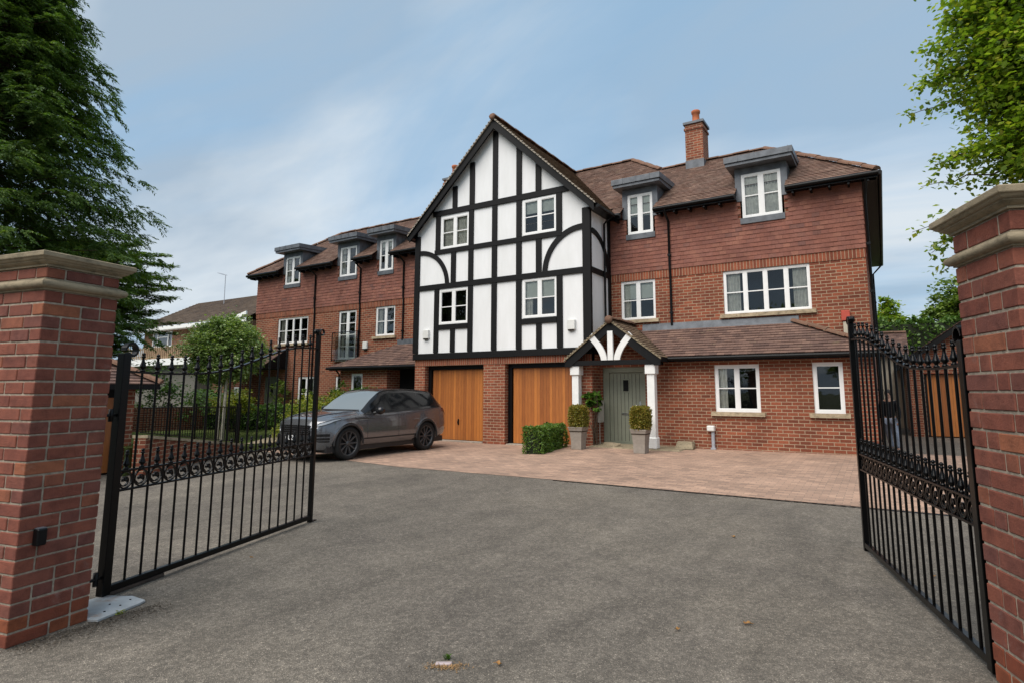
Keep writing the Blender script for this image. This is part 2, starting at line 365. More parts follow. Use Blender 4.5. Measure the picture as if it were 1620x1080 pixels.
def leafm(name, stops, trans=.25, rough=.5, clump=2.0):
    m = NM(name); col = m.ramp(m.island(), stops)
    col = m.mix(col, m.ramp(m.noise(clump, 5, .6), [(.3, (.62, .66, .6)), (.7, (1.28, 1.22, 1.1))]), 1.0, 'MULTIPLY')
    m.set('Base Color', col); m.set('Roughness', rough); m.set('Specular IOR Level', .35)
    tr = m.n('ShaderNodeBsdfTranslucent'); m.l(m.mix(col, (1.5, 1.7, .6), 1.0, 'MULTIPLY'), tr.inputs[0])
    mx = m.n('ShaderNodeMixShader'); mx.inputs[0].default_value = trans; m.l(m.p.outputs[0], mx.inputs[1]); m.l(tr.outputs[0], mx.inputs[2]); m.l(mx.outputs[0], m.out.inputs[0])
    return m.mat
M['conifer'] = leafm('conifer_frond', [(0, (.045, .09, .024)), (.4, (.075, .14, .034)), (.75, (.11, .18, .045)), (1, (.16, .215, .06))], .3, .6, 1.1)
M['cedar_leaf'] = leafm('cedar_frond', [(0, (.05, .10, .022)), (.5, (.095, .165, .035)), (1, (.15, .21, .05))], .25, .6, 1.3)
M['maple'] = leafm('broad_leaf', [(0, (.09, .165, .026)), (.5, (.18, .265, .036)), (.85, (.27, .34, .05)), (1, (.33, .31, .06))], .45, .45, 1.4)
M['birch'] = leafm('round_tree_leaf', [(0, (.11, .19, .06)), (.5, (.21, .30, .11)), (.85, (.34, .42, .18)), (1, (.52, .56, .34))], .25, .32, 2.5)
M['far_leaf'] = leafm('far_leaf', [(0, (.08, .14, .03)), (.5, (.14, .21, .045)), (1, (.21, .28, .07))], .25, .5, 1.0)
M['hedge_leaf'] = leafm('hedge_leaf', [(0, (.045, .10, .02)), (.5, (.08, .16, .03)), (1, (.14, .23, .048))], .2, .45, 1.5)
M['box_leaf'] = leafm('box_leaf', [(0, (.045, .10, .016)), (.5, (.09, .17, .024)), (1, (.17, .26, .045))], .2, .4, 6)
M['gold_leaf'] = leafm('golden_leaf', [(0, (.10, .15, .018)), (.5, (.21, .25, .03)), (1, (.36, .34, .05))], .25, .45, 3)
M['brown_leaf'] = leafm('bronzed_box_leaf', [(0, (.11, .11, .018)), (.4, (.18, .18, .025)), (.75, (.25, .19, .035)), (1, (.34, .23, .07))], .2, .5, 9)
M['laurel_leaf'] = leafm('laurel_leaf', [(0, (.03, .08, .012)), (.6, (.06, .13, .02)), (1, (.11, .19, .035))], .2, .3, 5)
M['dead_leaf'] = leafm('dead_leaf', [(0, (.30, .13, .04)), (.5, (.38, .20, .07)), (1, (.24, .10, .035))], .2, .6, 9)
M['bark'] = plain('brown_bark', (.075, .052, .036), .95, .2, var=.4, vs=9, bumpy=.9, bs=18)
M['pale_bark'] = plain('pale_bark', (.36, .32, .25), .9, .2, var=.35, vs=14, bumpy=.4)

# ================================================================ GROUND
def clamp(a, lo, hi): return max(lo, min(hi, a))
def pave_z(x, y):
    s = clamp((y - 9.45) / 5.8, 0, 1.15); t = clamp((x + 9.9) / 3.4, 0, 1); t = t * t * (3 - 2 * t)
    return 0.006 + s * t * (.115 + .03 * clamp((x + 5.2) / 4.5, 0, 1))
g = MB(); g.poly([(-700, -300, -.06), (500, -300, -.06), (500, 900, -.06), (-700, 900, -.06)]); g.build('ground', M['field'], kind='structure')
g = MB(); nx, ny = 46, 40
g.poly([(-40, -14, 0), (30, -14, 0), (30, 15.0, 0), (30, 60, 0), (-.18, 60, 0), (-.18, 17, 0), (-40, 17, 0)])
g.build('driveway', M['asphalt'], kind='structure')
def edge_y(x):  # asphalt / block boundary
    P = [(-14.2, 9.75), (-10.5, 9.5), (-8.9, 9.3), (-5.4, 9.43), (-.4, 9.48), (6.0, 9.5)]
    for (a, b), (c, d) in zip(P, P[1:]):
        if x <= c: return b + (d - b) * (x - a) / (c - a)
    return P[-1][1]
g = MB(); X0, X1 = -14.2, 6.0; cols = 62; rows = 20
vs = []
for i in range(cols + 1):
    x = X0 + (X1 - X0) * i / cols; y0 = edge_y(x); y1 = 16.1
    for j in range(rows + 1):
        y = y0 + (y1 - y0) * j / rows; vs.append((x, y, pave_z(x, y)))
fs = [(i * (rows + 1) + j, (i + 1) * (rows + 1) + j, (i + 1) * (rows + 1) + j + 1, i * (rows + 1) + j + 1) for i in range(cols) for j in range(rows)]
g.mesh(vs, fs, 0, True); g.build('block_paving', M['paving'], kind='structure')
# drainage channel strip along the paving edge
g = MB(); x = -5.2
while x < 5.9:
    y = edge_y(x) - .055; g.box(x, x + .06, y - .03, y + .03, .0, .008); x += .12
g.prism([(-5.2, edge_y(-5.2) - .075, .0), (5.9, edge_y(5.9) - .075, .0), (5.9, edge_y(5.9) - .035, .0), (-5.2, edge_y(-5.2) - .035, .0)], (0, 0, .0045))
g.build('drain_grating', M['gutter'], thing('drainage_channel', 'thin black slotted drain running along the edge of the block paving', 'drain', (-1, 9.4, 0)), off=(-1, 9.4, 0))
# concrete threshold strips under the garage doors
g = MB(); g.box(-12.9, -10.64, 14.66, 14.9, .001, .035); g.box(-9.74, -7.3, 14.66, 14.9, .001, .035); 
g.build('garage_threshold', M['concrete'], kind='structure')
g = MB(); g.hexa([(-6.9, 14.35, .02), (-4.35, 14.35, .02), (-4.35, 15.25, .02), (-6.9, 15.25, .02), (-6.9, 14.4, .128), (-4.45, 14.4, .14), (-4.45, 15.25, .15), (-6.9, 15.25, .15)])
g.build('porch_paving', M['stone'], kind='structure')
# lawn behind the low wall
def lawn_z(x, y): return .13 + clamp((9.4 - y) * .105, 0, .5)
g = MB(); NL = 26
LB = [(-12.35, 5.6), (-14.75, 9.35), (-14.45, 12.0), (-14.9, 16.04)]      # right edge
def lerpP(P, t):
    t *= len(P) - 1; i = min(int(t), len(P) - 2); f = t - i; return tuple(a + (b - a) * f for a, b in zip(P[i], P[i + 1]))
vs = []
for j in range(NL + 1):
    r = lerpP(LB, j / NL); l = (-38.0, r[1])
    for i in range(NL + 1):
        f = i / NL; x = l[0] + (r[0] - l[0]) * f; vs.append((x, r[1], lawn_z(x, r[1])))
fs = [(j * (NL + 1) + i, j * (NL + 1) + i + 1, (j + 1) * (NL + 1) + i + 1, (j + 1) * (NL + 1) + i) for j in range(NL) for i in range(NL)]
g.mesh(vs, fs, 0, True)
for j in range(NL):   # kerb face down to the asphalt
    a, b = vs[j * (NL + 1) + NL], vs[(j + 1) * (NL + 1) + NL]; g.poly([(a[0], a[1], -.02), (b[0], b[1], -.02), b, a])
g.build('lawn', M['grass'], kind='structure')
g = MB()
P0 = [(-15.0, 9.75), (-16.4, 11.4), (-19.6, 14.2), (-21.9, 15.9)]; P1 = [(-14.6, 10.3), (-15.7, 11.9), (-18.9, 14.7), (-20.9, 16.0)]
for i in range(3): g.poly([P0[i] + (.165,), P1[i] + (.165,), P1[i + 1] + (.165,), P0[i + 1] + (.165,)])
g.build('garden_path', M['sill'], kind='structure')

# ================================================================ HOUSE
HO = (-12.0, 16.05, 0.0)
H_ = thing('house', 'large red brick house with black and white timbered gable and two cedar garage doors', 'house', HO)
def hb(mb, name, mats, label=None, par=None, bevel=0):
    # children are in house-local coordinates; sub-parts too (parents sit at the origin of the house)
    return mb.build(name, mats, par or H_, HO, label, bevel=bevel)

def wall(mb, O, U, N, poly_w, z0, z1, holes, thick=.11, mi=0, rmi=None):
    """vertical wall: O origin, U unit dir, N unit dir pointing outwards; holes (u0,u1,z0,z1)"""
    O = Vector(O); U = Vector(U); N = Vector(N); rmi = mi if rmi is None else rmi
    us = sorted({0, poly_w} | {h[0] for h in holes} | {h[1] for h in holes}); zs = sorted({z0, z1} | {h[2] for h in holes} | {h[3] for h in holes})
    us = [u for u in us if -1e-6 <= u <= poly_w + 1e-6]; zs = [z for z in zs if z0 - 1e-6 <= z <= z1 + 1e-6]
    flip = U.cross(Vector((0, 0, 1))).dot(N) < 0
    def P(u, z, d=0): return O + U * u + Vector((0, 0, z)) - N * d
    def Q(pts, m_): mb.poly(pts[::-1] if flip else pts, m_)
    for a, b in zip(us, us[1:]):
        for c, d in zip(zs, zs[1:]):
            um, zm = (a + b) / 2, (c + d) / 2
            if any(h[0] < um < h[1] and h[2] < zm < h[3] for h in holes): continue
            Q([P(a, c), P(b, c), P(b, d), P(a, d)], mi)
    for (a, b, c, d) in holes:
        Q([P(a, c), P(a, c, thick), P(a, d, thick), P(a, d)][::-1], rmi); Q([P(b, c), P(b, d), P(b, d, thick), P(b, c, thick)][::-1], rmi)
        Q([P(a, d), P(a, d, thick), P(b, d, thick), P(b, d)][::-1], rmi); Q([P(a, c), P(b, c), P(b, c, thick), P(a, c, thick)][::-1], rmi)

def tiles(mb, poly, gauge=.115, tw=.185, lift=.018, holes=(), mi=0, jit=.004):
    """individual overlapping tiles over a convex planar polygon; holes (u0,u1,v0,v1) from the plane's own u (horizontal) / z"""
    P = [Vector(p) for p in poly]; n = Vector((0, 0, 0))
    for i in range(len(P)): n += P[i].cross(P[(i + 1) % len(P)])
    n.normalize()
    if n.z < -.01: n = -n
    if abs(n.z) < .02 and n.y > .5: n = -n
    U = Vector((-n.y, n.x, 0)).normalized(); V = n.cross(U)
    O = P[0]; uv = [((p - O).dot(U), (p - O).dot(V)) for p in P]
    vmin = min(b for a, b in uv); vmax = max(b for a, b in uv)
    def bounds(v):
        xs = []
        for i in range(len(uv)):
            (a, b), (c, d) = uv[i], uv[(i + 1) % len(uv)]
            if abs(b - d) < 1e-9:
                if abs(b - v) < 1e-6: xs += [a, c]
            elif min(b, d) - 1e-9 <= v <= max(b, d) + 1e-9: xs.append(a + (c - a) * (v - b) / (d - b))
        return (min(xs), max(xs)) if xs else None
    W3 = lambda u, v, h: O + U * u + V * v + n * h
    k = 0; v = vmin
    while v < vmax - .01:
        v1 = min(v + gauge, vmax); b0 = bounds(v + 1e-5); b1 = bounds(v1 - 1e-5)
        if b0 and b1:
            lo, hi = min(b0[0], b1[0]), max(b0[1], b1[1]); u = math.floor(lo / tw) * tw - (tw / 2 if k % 2 else 0)
            while u < hi:
                ua, ub = u + .0015, u + tw - .0015; l0, l1 = max(ua, b0[0]), min(ub, b0[1]); t0, t1 = max(ua, b1[0]), min(ub, b1[1])
                u += tw
                if l1 - l0 < .004 and t1 - t0 < .004: continue
                l0, l1 = (l0, l1) if l1 > l0 else ((l0 + l1) / 2,) * 2; t0, t1 = (t0, t1) if t1 > t0 else ((t0 + t1) / 2,) * 2
                pc = W3((l0 + l1) / 2, (v + v1) / 2, 0); skip = False
                for h in holes:
                    if h[0] < pc.x < h[1] and h[2] < pc.z < h[3]: skip = True
                if skip: continue
                for h in holes:   # trim tiles that poke into a hole (front walls only: U ~ +X)
                    if h[2] < pc.z < h[3]:
                        hu0, hu1 = (h[0] - O.x) * (1 if U.x > 0 else -1), (h[1] - O.x) * (1 if U.x > 0 else -1)
                        if hu0 > hu1: hu0, hu1 = hu1, hu0
                        if l0 < hu0 < l1: l1 = t1 = hu0
                        if l0 < hu1 < l1: l0 = t0 = hu1
                L = lift + random.uniform(-jit, jit); La = L + random.uniform(-jit, jit) * .5
                vs = [W3(l0, v, L), W3(l1, v, La), W3(t1, v1, .002), W3(t0, v1, .002), W3(l0, v, 0), W3(l1, v, 0)]
                mb.mesh(vs, [(0, 1, 2, 3), (4, 5, 1, 0), (4, 0, 3), (5, 2, 1)], mi)
        v = v1; k += 1

def window(x0, x1, z0, z1, y, cols=2, rows=2, depth=.06, inner='dark', sill=None, lead_sill=False, fr=.055, mul=.085, bar=.028, wide=None, label=None, name='window', room=.4, rowpos=None):
    """casement window facing -Y; frame front face at y; parts: window > pane, curtain, sill"""
    f = MB()
    f.box(x0, x1, y, y + depth, z0, z0 + fr); f.box(x0, x1, y, y + depth, z1 - fr, z1)
    f.box(x0, x0 + fr, y, y + depth, z0 + fr, z1 - fr); f.box(x1 - fr, x1, y, y + depth, z0 + fr, z1 - fr)
    w = (x1 - x0 - 2 * fr); cw = w / cols; cells = []
    for i in range(1, cols):
        t = mul if (wide is None or i in wide) else .045
        cx = x0 + fr + cw * i; f.box(cx - t / 2, cx + t / 2, y + .002, y + depth, z0 + fr, z1 - fr)
    for i in range(cols):
        a = x0 + fr + cw * i + (mul / 2 if i else 0); b = x0 + fr + cw * (i + 1) - (mul / 2 if i < cols - 1 else 0)
        for s_ in (0, 1):   # opening sash edges
            xx = a if s_ == 0 else b - .022; f.box(xx, xx + .022, y + .008, y + depth - .004, z0 + fr + .022, z1 - fr - .022)
        f.box(a, b, y + .008, y + depth - .004, z0 + fr, z0 + fr + .022); f.box(a, b, y + .008, y + depth - .004, z1 - fr - .022, z1 - fr)
        rp = rowpos or [j / rows for j in range(1, rows)]
        for q in rp:
            zz_ = z0 + fr + (z1 - z0 - 2 * fr) * q; f.box(a + .022, b - .022, y + .012, y + depth - .008, zz_ - bar / 2, zz_ + bar / 2)
    wo = hb(f, name, M['white'], label)
    p = MB(); p.poly([(x0 + fr, y + .03, z0 + fr), (x1 - fr, y + .03, z0 + fr), (x1 - fr, y + .03, z1 - fr), (x0 + fr, y + .03, z1 - fr)]); hb(p, 'pane', M['glass'], par=wo)
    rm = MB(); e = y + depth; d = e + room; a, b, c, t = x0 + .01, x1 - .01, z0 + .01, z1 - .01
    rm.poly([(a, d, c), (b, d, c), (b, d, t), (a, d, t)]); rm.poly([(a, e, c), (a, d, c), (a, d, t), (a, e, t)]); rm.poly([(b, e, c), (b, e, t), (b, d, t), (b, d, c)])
    rm.poly([(a, e, t), (a, d, t), (b, d, t), (b, e, t)]); rm.poly([(a, e, c), (b, e, c), (b, d, c), (a, d, c)]); hb(rm, 'window_interior', M['dark'], par=wo)  # near-black faces stand in for the shade of an unlit room
    zi, ze = z0 + fr, z1 - fr; W_ = x1 - x0
    def curt(xa, xb, zt=ze, zb=zi, yy=None, m_='curtain'):
        c_ = MB(); yy = e + min(.05, room * .4) if yy is None else yy; n = max(4, int((xb - xa) / .018)); am = min(.018, room * .25)
        pts = [(xa + (xb - xa) * i / n, yy + am * math.sin(i * 1.45)) for i in range(n + 1)]
        for (p0, p1) in zip(pts, pts[1:]): c_.poly([(p0[0], p0[1], zb), (p1[0], p1[1], zb), (p1[0], p1[1], zt), (p0[0], p0[1], zt)], 0, True)
        hb(c_, 'curtain', M[m_], par=wo)
    def bl(frac, yy=None):
        c_ = MB(); yy = e + min(.03, room * .3) if yy is None else yy; c_.box(x0 + fr, x1 - fr, yy, yy + .006, ze - (ze - zi) * frac, ze); hb(c_, 'blind', M['blind'], par=wo)
    for tok in inner.split('+'):
        if tok == 'curtains': curt(x0 + fr, x0 + fr + W_ * .17); curt(x1 - fr - W_ * .17, x1 - fr)
        if tok == 'curtain_left': curt(x0 + fr, x0 + fr + W_ * .2)
        if tok == 'curtain_right': curt(x1 - fr - W_ * .2, x1 - fr)
        if tok == 'net': curt(x0 + fr, x1 - fr)
        if tok.startswith('blind'): bl(float(tok[5:]) / 100)
    if sill:
        s_ = MB(); s_.box(x0 - .10, x1 + .10, sill - .085, sill + .06, z0 - .10, z0 - .002); hb(s_, 'sill', M['sill'], par=wo)
    if lead_sill:
        s_ = MB(); s_.box(x0 - .06, x1 + .06, y - .035, y + .03, z0 - .16, z0 - .003); hb(s_, 'sill', M['lead'], par=wo)
    return wo

YM, YG, YE = 16.05, 14.65, 15.25
ZT = 5.04          # bottom edge of tile hanging
KR = .77
def zr(y): return 6.82 + KR * (y - 15.7)
# dormer list: (x0,x1 of window)
DORM = [(-6.28, -5.50, 'blind55'), (-2.98, -1.98, 'net'), (-22.42, -21.44, 'curtain_left'), (-18.90, -17.93, 'dark+curtain_left'), (-16.64, -15.92, 'blind30')]
# ---- brick walls
w = MB()
wr = [(-6.56 + 6.9, -5.50 + 6.9, 3.64, 4.86), (-3.58 + 6.9, -1.43 + 6.9, 3.62, 4.85)]
wall(w, (-6.9, YM, 0), (1, 0, 0), (0, -1, 0), 6.9 - .18, 2.2, ZT, wr)
lw = [(-22.80, -20.78, 3.60, 4.72), (-18.88, -17.86, 2.84, 4.78), (-16.78, -15.76, 3.66, 4.80), (-21.25, -20.2, .35, 2.18), (-18.92, -18.42, .35, 2.16), (-23.5, -22.62, .25, 2.2)]
wall(w, (-24.4, YM, 0), (1, 0, 0), (0, -1, 0), 24.4 - 13.42, 0, ZT, [(a + 24.4, b + 24.4, c, d) for a, b, c, d in lw])
wall(w, (-.18, YM, 0), (0, 1, 0), (1, 0, 0), 11.4, 0, ZT, [])
wall(w, (-24.4, YM, 0), (0, 1, 0), (-1, 0, 0), 11.4, 0, ZT, [])
wall(w, (-24.4, 27.45, 0), (1, 0, 0), (0, 1, 0), 24.22, 0, 6.8, [])
hb(w, 'wall', M['brick'], 'red brick upper walls of the two wings')
# ground floor projecting extension, right
w = MB()
wall(w, (-6.9, YE, 0), (1, 0, 0), (0, -1, 0), 6.72, 0, 2.62, [(.05, 1.32, .10, 2.24), (-3.72 + 6.9, -2.63 + 6.9, 1.065, 2.245), (-1.44 + 6.9, -.80 + 6.9, 1.07, 2.255)])
wall(w, (-.18, YE, 0), (0, 1, 0), (1, 0, 0), .8, 0, 2.62, [])
hb(w, 'wall', M['brick'], 'brick wall of the low extension beside the front door')
# extension, left
w = MB()
wall(w, (-17.72, YE, 0), (1, 0, 0), (0, -1, 0), 2.45, 0, 2.55, [(.6, 1.2, .9, 2.22)])
wall(w, (-17.72, YE, 0), (0, 1, 0), (-1, 0, 0), .8, 0, 2.55, []); wall(w, (-15.27, YE, 0), (0, 1, 0), (1, 0, 0), .8, 0, 2.55, [])
hb(w, 'wall', M['brick'], 'brick wall of the left low extension behind the car')
w = MB(); w.box(-25.2, -23.95, 15.2, 16.04, 0, 2.3); hb(w, 'wall', M['brick'], 'short brick wall beside the left wing door')
w = MB(); w.box(-15.26, -13.43, 15.9, 15.98, 0, 2.5); hb(w, 'passage_shade', M['dark'])  # black panel: the shade inside the open passage, done as colour
# garage storey
w = MB()
gh = [(-12.98 + 13.42, -10.60 + 13.42, 0, 2.40), (-9.80 + 13.42, -7.28 + 13.42, 0, 2.40)]
wall(w, (-13.42, YG + .03, 0), (1, 0, 0), (0, -1, 0), 6.52, 0, 2.40, gh, thick=.24)
wall(w, (-6.9, YG + .03, 0), (0, 1, 0), (1, 0, 0), .6, 0, 2.62, []); wall(w, (-13.42, YG + .03, 0), (0, 1, 0), (-1, 0, 0), 1.4, 0, 2.62, [])
hb(w, 'wall', M['brick'], 'brick garage storey under the timbered gable')
w = MB(); w.box(-13.42, -6.9, YG + .018, YG + .2, 2.402, 2.64); hb(w, 'brick_lintel', M['soldier'])
w = MB(); w.box(-6.89, -.17, YM - .014, YM + .05, ZT - .235, ZT - .004); hb(w, 'brick_band', M['soldier']); w = MB(); w.box(-24.41, -13.5, YM - .014, YM + .05, ZT - .235, ZT - .004); hb(w, 'brick_band', M['soldier']); w = MB(); w.box(-.2, -.166, YM - .01, 27.4, ZT - .235, ZT - .004)
hb(w, 'brick_band', M['soldier'])
# black door surrounds + cedar garage doors
for (a, b) in ((-12.98, -10.60), (-9.80, -7.28)):
    d = MB(); d.box(a + .15, b - .03, 14.93, 14.97, .045, 2.27); 
    do = hb(d, 'garage_door', M['cedar'], 'cedar boarded garage door, ' + ('left' if a < -11 else 'right') + ' of the two')
    f = MB(); f.box(a + .002, a + .13, 14.86, 14.98, .02, 2.398); f.box(b - .05, b - .002, 14.86, 14.98, .02, 2.398); f.box(a + .13, b - .05, 14.86, 14.98, 2.275, 2.398); hb(f, 'door_frame', M['gutter'], par=do)
    h = MB(); cx = (a + b) / 2 + .05; h.box(cx - .02, cx + .02, 14.905, 14.93, .52, .70); h.tube([(cx, 14.9, .64), (cx, 14.87, .64), (cx, 14.87, .56)], .01, 6); hb(h, 'handle', M['gutter'], par=do)
    k = MB(); k.box(a + .05, b - .05, 14.99, 15.2, .0, 2.39); hb(k, 'garage_interior', M['dark'], par=do)

# ---- tile hanging
t = MB()
dh = [(a - .05, b + .05, 6.10, 8) for a, b, _ in DORM]
tiles(t, [(-6.88, YM - .02, ZT), (-.16, YM - .02, ZT), (-.16, YM - .02, 6.98), (-6.88, YM - .02, 6.98)], .117, .18, .015, dh)
tiles(t, [(-.16, YM - .02, ZT), (-.16, 27.4, ZT), (-.16, 27.4, 6.98), (-.16, YM - .02, 6.98)], .117, .18, .015)
hb(t, 'tile_hanging', M['hang'], 'red hung tiles on the right wing')
t = MB()
tiles(t, [(-24.42, YM - .02, ZT), (-13.5, YM - .02, ZT), (-13.5, YM - .02, 6.98), (-24.42, YM - .02, 6.98)], .117, .18, .015, dh)
hb(t, 'tile_hanging', M['hang'], 'red hung tiles on the left wing')
bk = MB(); bk.box(-6.89, -.18, YM, YM + .06, ZT, 6.12); bk.box(-24.4, -13.45, YM, YM + .06, ZT, 6.12)
xs = sorted([(a - .05, b + .05) for a, b, _ in DORM]); cur = -24.4
for a, b in xs + [(-.18, -.18)]:
    lo = cur
    if lo < -13.45 < a: bk.box(lo, -13.45, YM, YM + .06, 6.12, 6.98); lo = -6.89
    bk.box(lo, a, YM, YM + .06, 6.12, 6.98); cur = b
bk.box(-.24, -.18, YM + .06, 27.4, ZT, 6.98)
hb(bk, 'tile_backing', M['brick'])

# ---- main roof
YR, ZRD = 18.6, zr(18.6); YC, ZC = 20.2, zr(20.2)
t = MB()
xl = lambda y: -24.75 + (y - 15.7); xr = lambda y: .2 - (y - 15.7)
y0 = 16.08
tiles(t, [(xl(y0), y0, zr(y0)), (xr(y0), y0, zr(y0)), (xr(YR), YR, ZRD), (xl(YR), YR, ZRD)], .113, .185, .02)
gaps = sorted([(a - .12, b + .12) for a, b, _ in DORM]); segs = []; cur = -24.75
for a, b in gaps + [(.2, .2)]: segs.append((cur, a)); cur = b
segs2 = []
for a, b in segs:
    if a < -10 < b: segs2 += [(a, -13.6), (-6.75, b)]
    else: segs2.append((a, b))
for a, b in segs2:
    aa = a if a > -24.7 else xl(15.7); bb = b if b < .15 else xr(15.7)
    ta = a if a > -24.7 else xl(y0); tb = b if b < .15 else xr(y0)
    tiles(t, [(aa, 15.7, zr(15.7)), (bb, 15.7, zr(15.7)), (tb, y0, zr(y0)), (ta, y0, zr(y0))], .113, .185, .02)
tiles(t, [(-14.3, YR, ZRD), (-6.04, YR, ZRD), (-7.64, YC, ZC), (-12.7, YC, ZC)], .113, .185, .02)
tiles(t, [(.2, 15.7, 6.82), (.2, 27.8, 6.82), (-2.7, 24.9, ZRD), (-2.7, 18.6, ZRD)], .113, .185, .02)
tiles(t, [(-24.75, 27.8, 6.82), (-24.75, 15.7, 6.82), (-21.85, 18.6, ZRD), (-21.85, 24.9, ZRD)], .113, .185, .02)
tiles(t, [(-6.04, 18.6, ZRD), (-6.04, 24.9, ZRD), (-7.64, 23.3, ZC), (-7.64, 20.2, ZC)], .113, .185, .02)
rf = hb(t, 'roof', M['roof'], 'brown tiled main roof over both wings')
f = MB()  # structure deck under the tiles, flat crown, back slopes
def deck(pts, d=.03): f.poly([(x, y, z - d) for x, y, z in pts])
deck([(xl(y0), y0, zr(y0)), (xr(y0), y0, zr(y0)), (xr(YR), YR, ZRD), (xl(YR), YR, ZRD)])
deck([(.2, 15.7, 6.82), (.2, 27.8, 6.82), (-2.7, 24.9, ZRD), (-2.7, 18.6, ZRD)])
deck([(-24.75, 27.8, 6.82), (-24.75, 15.7, 6.82), (-21.85, 18.6, ZRD), (-21.85, 24.9, ZRD)])
deck([(.2, 27.8, 6.82), (-24.75, 27.8, 6.82), (-21.85, 24.9, ZRD), (-2.7, 24.9, ZRD)])
deck([(-21.85, 18.6, ZRD), (-2.7, 18.6, ZRD), (-2.7, 24.9, ZRD), (-21.85, 24.9, ZRD)])
deck([(-14.3, YR, ZRD), (-6.04, YR, ZRD), (-7.64, YC, ZC), (-12.7, YC, ZC)])
deck([(-6.04, 18.6, ZRD), (-6.04, 24.9, ZRD), (-7.64, 23.3, ZC), (-7.64, 20.2, ZC)])
deck([(-14.3, 24.9, ZRD), (-14.3, 18.6, ZRD), (-12.7, 20.2, ZC), (-12.7, 23.3, ZC)])
deck([(-12.7, 20.2, ZC), (-7.64, 20.2, ZC), (-7.64, 23.3, ZC), (-12.7, 23.3, ZC)])
for a, b in segs2: f.poly([(a, 15.7, 6.79), (b, 15.7, 6.79), (b, y0, zr(y0) - .03), (a, y0, zr(y0) - .03)])
hb(f, 'roof_deck', M['dark'], par=rf)
def ridgecaps(mb, a, b, r=.12, step=.42, mi=0):
    a, b = Vector(a), Vector(b); L = (b - a).length; d = (b - a) / L; s_ = d.cross(Vector((0, 0, 1))).normalized(); up = s_.cross(d); k = int(L / step)
    for i in range(k):
        p0 = a + d * (L * i / k); p1 = a + d * (L * (i + 1) / k - .008); lift = .012 * (i % 2)
        vs = []
        for p, rr in ((p0, r + .006), (p1, r)):
            for q in range(7):
                an = math.pi * q / 6; vs.append(p + s_ * math.cos(an) * rr + up * (math.sin(an) * rr * .75 - .02 + lift))
        mb.mesh(vs, [(q, q + 7, q + 8, q + 1) for q in range(6)] + [tuple(range(6, -1, -1)), tuple(range(7, 14))], mi, False)
for p_, q_, r_ in (((.2, 15.7, 6.86), (-2.7, 18.6, ZRD + .04), .11), ((-24.75, 15.7, 6.86), (-21.85, 18.6, ZRD + .04), .11), ((-2.7, 18.6, ZRD + .03), (-6.0, 18.6, ZRD + .03), .09), ((-14.3, 18.6, ZRD + .03), (-21.85, 18.6, ZRD + .03), .09),
                   ((-12.7, YC, ZC + .03), (-7.64, YC, ZC + .03), .1), ((-7.64, YC, ZC + .03), (-6.04, 18.6, ZRD + .03), .11), ((.2, 27.8, 6.86), (-2.7, 24.9, ZRD + .04), .11)):
    t = MB(); ridgecaps(t, p_, q_, r_); hb(t, 'ridge_tile', M['ridge'], par=rf)
# eaves: soffit, fascia, gutters (broken at the dormers), rafter feet
for a, b in segs2:
    t = MB(); t.poly([(a, 15.72, 6.70), (a, 16.04, 6.70), (b, 16.04, 6.70), (b, 15.72, 6.70)]); t.box(a, b, 15.70, 15.73, 6.66, 6.81)
    x = a + .15
    while x < b - .1: t.box(x, x + .05, 15.74, 16.03, 6.60, 6.695); x += .42
    t.tube([(a + .01, 15.655, 6.755), (b - .01 if b < .1 else b + .02, 15.655, 6.755)], .055, 8)
    hb(t, 'gutter', M['gutter'], par=rf)
t = MB()
t.box(.16, .19, 15.73, 27.8, 6.66, 6.81); t.poly([(-.15, 15.72, 6.70), (-.15, 27.8, 6.70), (.17, 27.8, 6.70), (.17, 15.72, 6.70)]); t.tube([(.245, 15.66, 6.755), (.245, 27.8, 6.755)], .055, 8)
t.box(-24.75, -24.72, 15.73, 27.8, 6.66, 6.81)
hb(t, 'gutter', M['gutter'], par=rf)
# ---- chimneys (sub-parts of the roof)
def chimney(x0, x1, y0_, y1, zb, zt, pot):
    c = MB(); c.box(x0, x1, y0_, y1, zb, zt - .28); c.box(x0 - .03, x1 + .03, y0_ - .03, y1 + .03, zt - .28, zt - .2); c.box(x0 + .0, x1 - .0, y0_, y1, zt - .2, zt - .08)
    co = hb(c, 'chimney', M['brick'], par=rf, label='brick chimney ' + ('behind the gable' if x0 < -12 else 'on the right wing roof'))
    q = MB(); q.box(x0 - .05, x1 + .05, y0_ - .05, y1 + .05, zt - .08, zt); q.box(x0 - .012, x1 + .012, y0_ - .012, y1 + .012, zb, zb + .42 if x0 > -12 else zb + .1, 0); hb(q, 'chimney_cap', M['lead'], par=rf)
    q = MB(); px_ = (x0 + x1) / 2; q.lathe([(.15, 0), (.15, .05), (.125, .07), (.115, pot - .12), (.14, pot - .1), (.15, pot - .02), (.13, pot), (.10, pot), (.09, pot - .1)], (px_, (y0_ + y1) / 2, zt), 14); hb(q, 'chimney_pot', M['terracotta'], par=rf)
chimney(-5.07, -4.50, 18.2, 18.9, 8.6, 10.34, .5); chimney(-15.30, -14.68, 18.2, 18.9, 8.6, 10.42, .62)
# roof vents / rooflight on the slopes
q = MB(); q.hexa([(-15.9, 17.1, zr(17.1) + .03), (-15.2, 17.1, zr(17.1) + .03), (-15.2, 17.6, zr(17.6) + .03), (-15.9, 17.6, zr(17.6) + .03), (-15.9, 17.1, zr(17.1) + .14), (-15.2, 17.1, zr(17.1) + .14), (-15.2, 17.6, zr(17.6) + .14), (-15.9, 17.6, zr(17.6) + .14)]); hb(q, 'rooflight', M['lead'], par=rf)

